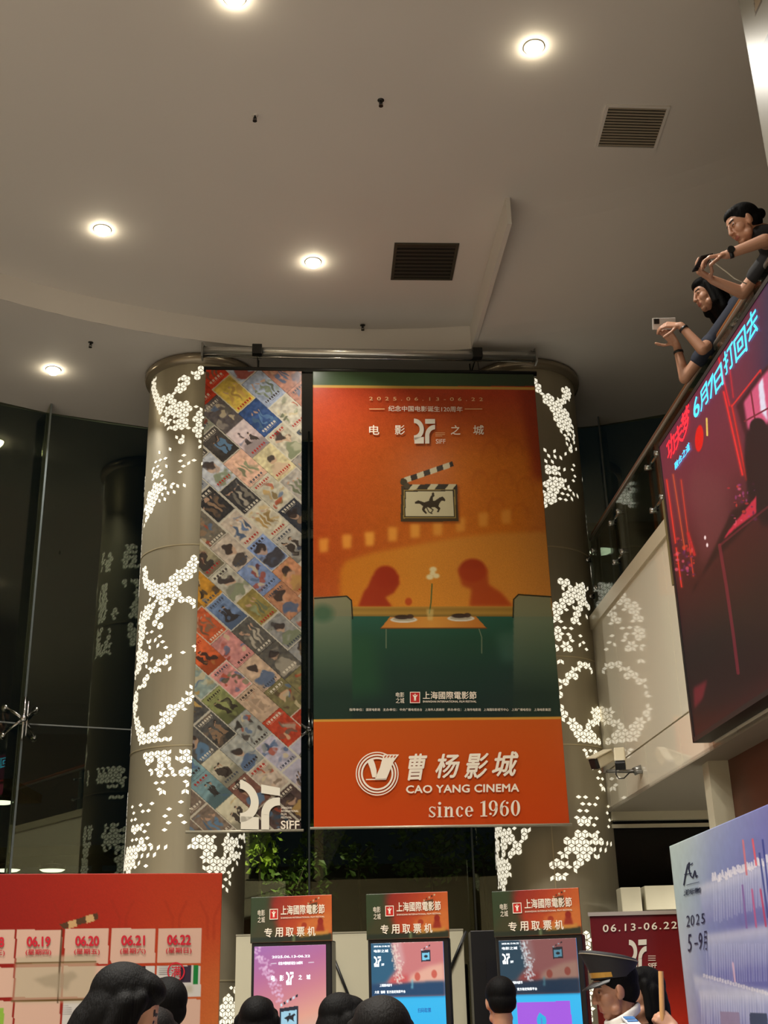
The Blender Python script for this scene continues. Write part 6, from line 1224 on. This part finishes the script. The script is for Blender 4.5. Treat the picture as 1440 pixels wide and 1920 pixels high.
def person(loc, yaw, H, label, hair='short', skin=None, hairm=None, shirt=None, pants=None, lean=0.0, pitch=0.0, hyaw=0.0, hroll=0.0, arms=None, voxel=.010, sleeve=.5, head_shift=(0, 0, 0), collar=False):
    skin = skin or m_skin; hairm = hairm or m_hair
    r = thing('person', loc, label, 'person', rz=yaw); s = H/1.70; A3 = lambda *p: s*np.array(p, float)
    hip = A3(0, 0, .93); Rl = rotx(-lean); up = lambda *p: hip + Rl @ (A3(*p)-hip)
    neck = up(0, -.012, 1.44); Rh = rotz(hyaw) @ rotx(-pitch) @ roty(hroll); hc = up(0, .012, 1.585) + np.asarray(head_shift, float)
    Hd = lambda *p: hc + Rh @ (s*np.array(p, float))
    b = Blob()
    # head
    b.ell(Hd(0, -.012, .028), s*np.array([.074, .094, .088]), Rh, 24); b.ell(Hd(0, .024, -.040), s*np.array([.056, .060, .070]), Rh, 20); b.ell(Hd(0, .058, -.092), s*np.array([.023, .020, .018]), Rh)
    b.cap(Hd(-.042, .030, -.072), Hd(.042, .030, -.072), s*.026); b.cap(Hd(0, .084, .020), Hd(0, .100, -.026), s*.0085, s*.0125, 10); b.ell(Hd(-.011, .092, -.030), s*np.array([.008, .010, .007]), Rh); b.ell(Hd(.011, .092, -.030), s*np.array([.008, .010, .007]), Rh)
    b.ell(Hd(0, .060, .034), s*np.array([.050, .024, .018]), Rh); 
    for e in (-1, 1):
        b.ell(Hd(e*.032, .046, -.024), s*np.array([.028, .034, .034]), Rh); b.ell(Hd(e*.030, .071, .010), s*np.array([.016, .010, .011]), Rh)
        b.ell(Hd(e*.076, -.006, -.004), s*np.array([.009, .019, .032]), Rh @ rotz(e*-.35)); b.ell(Hd(e*.070, .004, -.024), s*np.array([.010, .014, .016]), Rh)
    b.cap(Hd(-.017, .079, -.056), Hd(.017, .079, -.056), s*.0068); b.cap(Hd(-.014, .078, -.066), Hd(.014, .078, -.066), s*.0078)
    b.cap(Hd(0, -.028, -.050), neck, s*.050, s*.056); b.cap(neck, up(0, -.015, 1.36), s*.058, s*.075)
    # trunk
    chest = [(up(0, .005, 1.27), (.150, .105, .165)), (up(0, .0, 1.12), (.128, .095, .14)), (up(0, -.005, .96), (.152, .108, .12))]
    for c, q in chest: b.ell(c, s*np.array(q), Rl, 24)
    sh = {e: up(e*.168, -.012, 1.385) for e in (-1, 1)}
    b.cap(up(-.12, -.012, 1.395), up(.12, -.012, 1.395), s*.060)
    arms = arms or {}; J = {}
    for e in (-1, 1):
        a = arms.get(e)
        if a: el, wr, hd, hn, cu = (np.asarray(a[0], float), np.asarray(a[1], float), a[2], a[3], a[4])
        else: el, wr, hd, hn, cu = A3(e*.235, -.03, 1.10), A3(e*.245, .05, .85), (0, .12, -1), (-e, .1, 0), (.25, .3, .32, .34)
        J[e] = (sh[e], el, wr); b.cap(sh[e], el, s*.049, s*.038); b.cap(el, wr, s*.038, s*.0255); b.cap(wr, wr+unit(hd)*s*.02, s*.025, s*.021)
        hand(b, wr+unit(hd)*s*.008, hd, hn, a[5] if a else -e, cu, s*1.0)
    legs = {}
    for e in (-1, 1):
        hp, kn, an = A3(e*.088, 0, .90), A3(e*.098, .012, .49), A3(e*.10, -.02, .085); legs[e] = (hp, kn, an)
        b.cap(hp, kn, s*.078, s*.054); b.cap(kn, an, s*.052, s*.036); b.cap(A3(e*.10, -.04, .035), A3(e*.115, .14, .03), s*.034, s*.028)
    def paint(c):
        q = (c - hc) @ Rh / s; x, y, z = np.abs(q[:, 0]), q[:, 1], q[:, 2]; k = np.zeros(len(c), int)
        k[(x < .021) & (y > .070) & (z < -.051) & (z > -.072)] = 1
        k[(x > .013) & (x < .046) & (y > .060) & (z > .028) & (z < .037)] = 2
        k[(x > .017) & (x < .041) & (y > .062) & (z > .006) & (z < .014)] = 3
        return k
    b.fuse('body', [skin, m_lip, m_brow, m_eye], r, voxel, 2 if voxel < .007 else 2, paint)
    # clothes follow the limbs
    g = Blob(); t = .012
    for c, q in chest: g.ell(c, s*(np.array(q)+t), Rl, 24)
    g.cap(up(-.12, -.012, 1.39), up(.12, -.012, 1.39), s*.070); g.cap(up(0, -.014, 1.415), up(0, -.015, 1.34), s*.070, s*.09)
    if collar: g.cap(Hd(0, -.040, -.095), up(0, -.014, 1.40), s*.066, s*.085)
    for e in (-1, 1):
        S_, E_, W_ = J[e]
        if sleeve <= .55: g.cap(S_, S_+(E_-S_)*(sleeve*1.5), s*.062, s*.056)
        else: g.cap(S_, E_, s*.061, s*.052); g.cap(E_, E_+(W_-E_)*.9, s*.052, s*.038)
    g.fuse('shirt', [shirt], r, max(voxel, .008), 2)
    g = Blob(); g.ell(A3(0, -.005, .93), s*np.array([.168, .125, .12]), None, 24)
    for e in (-1, 1): h_, k_, a_ = legs[e]; g.cap(h_, k_, s*.092, s*.068); g.cap(k_, a_+A3(0, 0, .02), s*.066, s*.056)
    g.fuse('trousers', [pants], r, .012, 2)
    for e in (-1, 1):
        g = Blob(); g.cap(A3(e*.10, -.045, .042), A3(e*.117, .155, .036), s*.042, s*.036); g.fuse('shoe', [m_shoe], r, .010, 2)
    # hair
    g = Blob(); g.ell(Hd(0, -.026, .044), s*np.array([.085, .100, .088]), Rh, 28)
    if hair == 'short':
        g.ell(Hd(0, -.050, -.005), s*np.array([.078, .066, .070]), Rh); g.ell(Hd(0, .02, .085), s*np.array([.070, .066, .045]), Rh)
    elif hair == 'bun':
        g.ell(Hd(0, -.050, -.004), s*np.array([.078, .064, .064]), Rh); g.ell(Hd(0, -.132, .030), s*np.array([.034, .034, .034]), Rh); g.cap(Hd(0, -.10, .03), Hd(0, -.12, .03), s*.024)
        g.ell(Hd(0, .012, .078), s*np.array([.068, .064, .044]), Rh)
    elif hair in ('long', 'bob'):
        L = -.34 if hair == 'long' else -.17
        g.ell(Hd(0, .014, .082), s*np.array([.074, .070, .046]), Rh); g.ell(Hd(0, -.045, -.03), s*np.array([.092, .082, .12]), Rh)
        g.cap(Hd(0, -.055, -.05), Hd(0, -.075, L), s*.082, s*.07)
        for e in (-1, 1): g.cap(Hd(e*.076, .012, .05), Hd(e*.084, .006, -.10), s*.022, s*.026); g.cap(Hd(e*.078, -.02, .02), Hd(e*.085, -.03, L*.9), s*.034, s*.03)
    elif hair == 'none': g = None
    if g: g.fuse('hair', [hairm], r, .007, 3)
    return r, Hd, Rh, s, J
def to_local(p, loc, yaw): return rotz(-yaw) @ (np.asarray(p, float)-np.asarray(loc, float))

c_black = mat('black_cotton', (24, 23, 25), .85, vary=.1, vscale=20); c_grey = mat('grey_cotton', (74, 74, 78), .85, vary=.1, vscale=20); c_navy = mat('navy_cotton', (36, 42, 58), .85, vary=.1); c_white = mat('white_cotton', (214, 210, 204), .8, vary=.05)
c_orange = mat('orange_cotton', (206, 110, 34), .8, vary=.08, vscale=15); c_beige = mat('beige_cotton', (150, 132, 110), .85, vary=.08); c_jean = mat('denim', (44, 54, 76), .85, vary=.15, vscale=40)
def top_h(px, py, y): return float(on_y(px, py, y)[2])
def stand(px, py, y, **k):
    p = on_y(px, py, y); return person((p[0], y, 0), H=float(p[2])-.012, **k)

# visitors at the bottom of the view, seen from behind
stand(232, 1812, 3.7, yaw=math.radians(-72), label='person with long black hair seen from behind, nearest the calendar board', hair='long', shirt=c_navy, pants=c_jean, pitch=.42)
stand(314, 1833, 5.6, yaw=math.radians(25), label='person with short black hair facing the calendar board, right of the long haired visitor', hair='short', shirt=c_black, pants=c_jean)
stand(291, 1888, 4.9, yaw=math.radians(5), label='person with dark hair low between the two visitors at the calendar board', hair='bob', hairm=m_hair_b, shirt=c_grey, pants=c_black)
stand(483, 1868, 6.0, yaw=math.radians(-4), label='person with smooth dark hair before the pink poster kiosk screen', hair='bob', shirt=c_beige, pants=c_jean)
stand(640, 1864, 5.4, yaw=math.radians(-62), label='person with black bobbed hair and half hidden face between the first two kiosks', hair='bob', shirt=c_white, pants=c_jean, pitch=.2)
stand(714, 1868, 3.5, yaw=math.radians(8), label='person with large brown black head of hair, nearest the photographer', hair='bob', hairm=m_hair_b, shirt=c_grey, pants=c_black)
stand(937, 1833, 7.05, yaw=math.radians(6), label='person in an orange shirt with short black hair at the third kiosk', hair='short', shirt=c_orange, pants=c_black, pitch=.24)
# the guard and the visitor with the wooden stick behind him
GY = 5.9; gl = on_y(1156, 1857, GY)
gr_, gH, gR, gs, _ = person((gl[0], GY, 0), math.radians(98), float(gl[2])*1.70/1.585, 'guard in a peaked black cap and white shirt, seen from the side', hair='short', skin=m_skin_d, shirt=c_white, pants=c_navy, pitch=.22, voxel=.005)
capb = MB()
def cap_ring(rx, ry, z, dy=-.018, ti=.30, n=40): rx, ry = min(rx, .086+(rx-.086)*.5), min(ry, .102+(ry-.102)*.42); return [gH(rx*math.cos(2*math.pi*k/n), dy+ry*math.sin(2*math.pi*k/n), z+ti*(ry*math.sin(2*math.pi*k/n)+.02)) for k in range(n)]
rows = [cap_ring(.086, .102, .048, ti=.14), cap_ring(.088, .104, .082, ti=.22), cap_ring(.112, .136, .112, ti=.36), cap_ring(.122, .150, .126, ti=.40), cap_ring(.116, .142, .138, ti=.40), cap_ring(.06, .08, .146, ti=.40), cap_ring(.004, .004, .147, ti=.4)]
capb.add([p for q in rows for p in q], [(i*40+k, i*40+(k+1) % 40, (i+1)*40+(k+1) % 40, (i+1)*40+k) for i in range(len(rows)-1) for k in range(40)])
hat = capb.build('peaked_cap', mat('cap_cloth', (22, 20, 24), .7), gr_, smooth=True, local=True)
m = MB(); q = cap_ring(.1225, .1505, .1265, ti=.40); m.tube(q+q[:1], .0025, 6); m.build('piping', mat('cap_piping', (120, 112, 96), .5), hat, smooth=True, local=True)
m = MB()
for z0, z1 in ((.052, .070),):
    a0, a1 = cap_ring(.0885, .1045, z0, ti=.16), cap_ring(.0892, .1052, z1, ti=.20); ks = list(range(2, 19)); m.add([a0[k] for k in ks]+[a1[k] for k in ks], [(i, i+1, len(ks)+i+1, len(ks)+i) for i in range(len(ks)-1)])
m.build('gold_band', mat('gold_braid', (196, 150, 70), .35, .5), hat, local=True)
m = MB(); vi = []
for k in range(13):
    a = math.radians(25+130*k/12); vi.append((gH(.086*math.cos(a), -.018+.102*math.sin(a), .050), gH(.092*math.cos(a), -.018+.102*math.sin(a)+.055*math.sin(a)**2, .050-.020*math.sin(a))))
up_ = [p+np.array([0, 0, .004]) for ab in vi for p in ab]; dn = [p for ab in vi for p in ab]; n2 = len(dn)
m.add(up_+dn, [(2*i, 2*i+1, 2*i+3, 2*i+2) for i in range(12)]+[(n2+2*i+2, n2+2*i+3, n2+2*i+1, n2+2*i) for i in range(12)]+[(2*i+1, n2+2*i+1, n2+2*i+3, 2*i+3) for i in range(12)])
m.build('visor', m_black, hat, smooth=True, local=True)
m = Blob()
for k in range(16):
    a0, a1 = 2*math.pi*k/16, 2*math.pi*(k+1)/16
    f = lambda a: np.array([.070*math.cos(a), -.016+.072*math.sin(a), 1.452+.075*(1-math.sin(a))*.5])*gs
    for dz in (0, -.011, -.022): m.cap(f(a0)+Z3*dz, f(a1)+Z3*dz, .011*gs, .011*gs, 8)
m.fuse('collar', [c_white], gr_, .006, 2)
for e in (-1, 1):
    m = MB(); c = np.array([e*.125, -.012, 1.462])*gs; R_ = roty(e*.28); m.box(c, np.array([.11, .055, .010])*gs, R=R_); ep = m.build('shoulder_strap', mat('strap_white', (200, 200, 204), .7), gr_, local=True, bevel=.003)
    k = MB(); k.box(c+R_ @ (np.array([.02, 0, .007])*gs), np.array([.035, .045, .004])*gs, R=R_); k.box(c+R_ @ (np.array([-.02, 0, .007])*gs), np.array([.014, .045, .004])*gs, R=R_); k.build('blue_emblem', mat('emblem_blue', (60, 112, 170), .6), ep, local=True)
il = on_y(1203, 1813, 6.5); iy = math.radians(105)
ST0 = on_y(1239, 1821, 6.12); STh = on_y(1242, 1909, 6.12)
iloc = (il[0], 6.5, 0); ST1 = STh-(ST0-STh)*3.2
L_ = lambda p: to_local(p, iloc, iy)
sp_ = STh; 
person(iloc, iy, float(il[2])-.012, 'person with long black hair behind the guard, holding a wooden stick', hair='long', shirt=c_black, pants=c_jean, voxel=.007,
       arms={-1: (L_(sp_+np.array([.12, -.03, -.22])), L_(sp_+np.array([.055, -.025, -.055])), L_(sp_)-L_(sp_+np.array([.055, -.025, -.055])), L_(sp_+np.array([-.02, .06, .02]))-L_(sp_), (1.0, 1.05, 1.1, 1.1), 1)})
mb = MB(); mb.tube([ST0, ST1], [.0125, .0125], 12); tag(mb.build('wooden_stick', mat('light_wood', (206, 156, 98), .5, vary=.12, vscale=30), loc=ST1), 'plain wooden stick held upright beside the guard', 'stick')

# the two people leaning on the balcony rail, taking pictures
FZ = 4.42
mloc = np.array([2.74, 5.92, FZ]); my = math.radians(96)
Lm = lambda *p: to_local(p, mloc, my)
ph = np.array([1.872, 5.90, 5.516])
wN, eN = np.array([1.985, 5.80, 5.500]), np.array([2.190, 5.735, 5.545]); wF, eF = np.array([1.955, 6.02, 5.475]), np.array([2.130, 6.05, 5.40])
mr, mH, mR, ms, mJ = person(mloc, my, 1.74, 'person with black hair in a small bun leaning over the balcony rail with a phone', hair='bun', shirt=c_black, pants=c_black, lean=.98, pitch=.42, hyaw=0, voxel=.0045, collar=True, head_shift=(0, .055, .0),
       arms={1: (Lm(*eN), Lm(*wN), Lm(1.0, 0, 0)*0+rotz(-my) @ np.array([-.98, .25, .05]), rotz(-my) @ np.array([-.1, .55, -.85]), (.55, .6, .62, .62), 1),
             -1: (Lm(*eF), Lm(*wF), rotz(-my) @ np.array([-.80, -.35, .32]), rotz(-my) @ np.array([.15, -.45, .9]), (.55, .6, .62, .66), -1)})
m = MB(); wv = unit(Lm(*eN)-Lm(*wN)); c = Lm(*wN)+wv*.022; m.tube([c-wv*.011, c+wv*.011], .0315, 18); w_ = m.build('wristwatch', m_black, mr, smooth=True, local=True)
m = MB(); o_ = unit(np.cross(wv, [0, 0, 1.0]));
fc = c + rotz(-my) @ np.array([-.005, -.032, .004]); m.tube([fc+rotz(-my) @ np.array([0, .006, 0]), fc-rotz(-my) @ np.array([0, .007, 0])], .021, 18); m.build('watch_face', m_dark_metal, w_, local=True)
t = thing('phone', ph, 'dark phone with a white cable held by the person with the bun', 'phone')
Rp = rotz(math.radians(6)) @ roty(math.radians(-16))
m = MB(); m.box(ph, (.078, .158, .009), R=Rp); m.build('case', m_black, t, bevel=.003)
m = MB(); m.box(ph+Rp @ np.array([-.022, .055, -.006]), (.026, .028, .004), R=Rp); m.build('lens_block', m_dark_metal, t, bevel=.002)
pc = ph+Rp @ np.array([.038, -.02, 0]); m = MB(); m.tube([pc, pc+(.03, -.02, -.05), pc+(.07, -.03, -.10), pc+(.12, -.02, -.145), pc+(.19, .0, -.17)], .0035, 6); m.build('charging_cable', mat('cable_white', (220, 214, 200), .5), t, smooth=True)

wloc = np.array([2.56, 6.84, FZ]); wy = math.radians(94)
Lw = lambda *p: to_local(p, wloc, wy)
wp = np.array([1.862, 6.84, 5.672])
wN, eN = np.array([1.945, 6.755, 5.605]), np.array([2.060, 6.745, 5.42]); wF, eF = np.array([1.955, 6.94, 5.565]), np.array([1.985, 6.96, 5.33])
wr_, wH, wR, ws, wJ = person(wloc, wy, 1.68, 'person with long dark hair at the balcony rail holding up a pale phone', hair='bob', shirt=c_navy, pants=c_black, lean=.60, pitch=.22, voxel=.0045, head_shift=(0, .02, .0),
       arms={1: (Lw(*eN), Lw(*wN), rotz(-wy) @ np.array([-.92, .18, .22]), rotz(-wy) @ np.array([0, .75, -.5]), (.5, .55, .58, .6), 1),
             -1: (Lw(*eF), Lw(*wF), rotz(-wy) @ np.array([-.55, -.25, .75]), rotz(-wy) @ np.array([-.6, -.5, -.5]), (.5, .55, .6, .6), -1)})
for nm, (e_, w2), k, mm in (('wristwatch', (eN, wN), .03, m_black), ('bracelet', (eF, wF), .05, m_dark_metal)):
    v = unit(Lw(*e_)-Lw(*w2)); c = Lw(*w2)+v*k; m = MB(); m.tube([c-v*.008, c+v*.008], .0315 if nm == 'wristwatch' else .0325, 18); m.build(nm, mm, wr_, smooth=True, local=True)
t = thing('phone', wp, 'pale phone held out by the person with long dark hair', 'phone')
Rp = rotz(math.radians(8)) @ rotx(math.radians(24)) @ roty(math.radians(-4))
m = MB(); m.box(wp, (.158, .010, .076), R=Rp); m.build('case', mat('phone_shell', (206, 202, 196), .3), t, bevel=.003)
m = MB(); m.box(wp+Rp @ np.array([-.052, -.007, .016]), (.036, .005, .034), R=Rp); m.build('lens_block', m_dark_metal, t, bevel=.002)
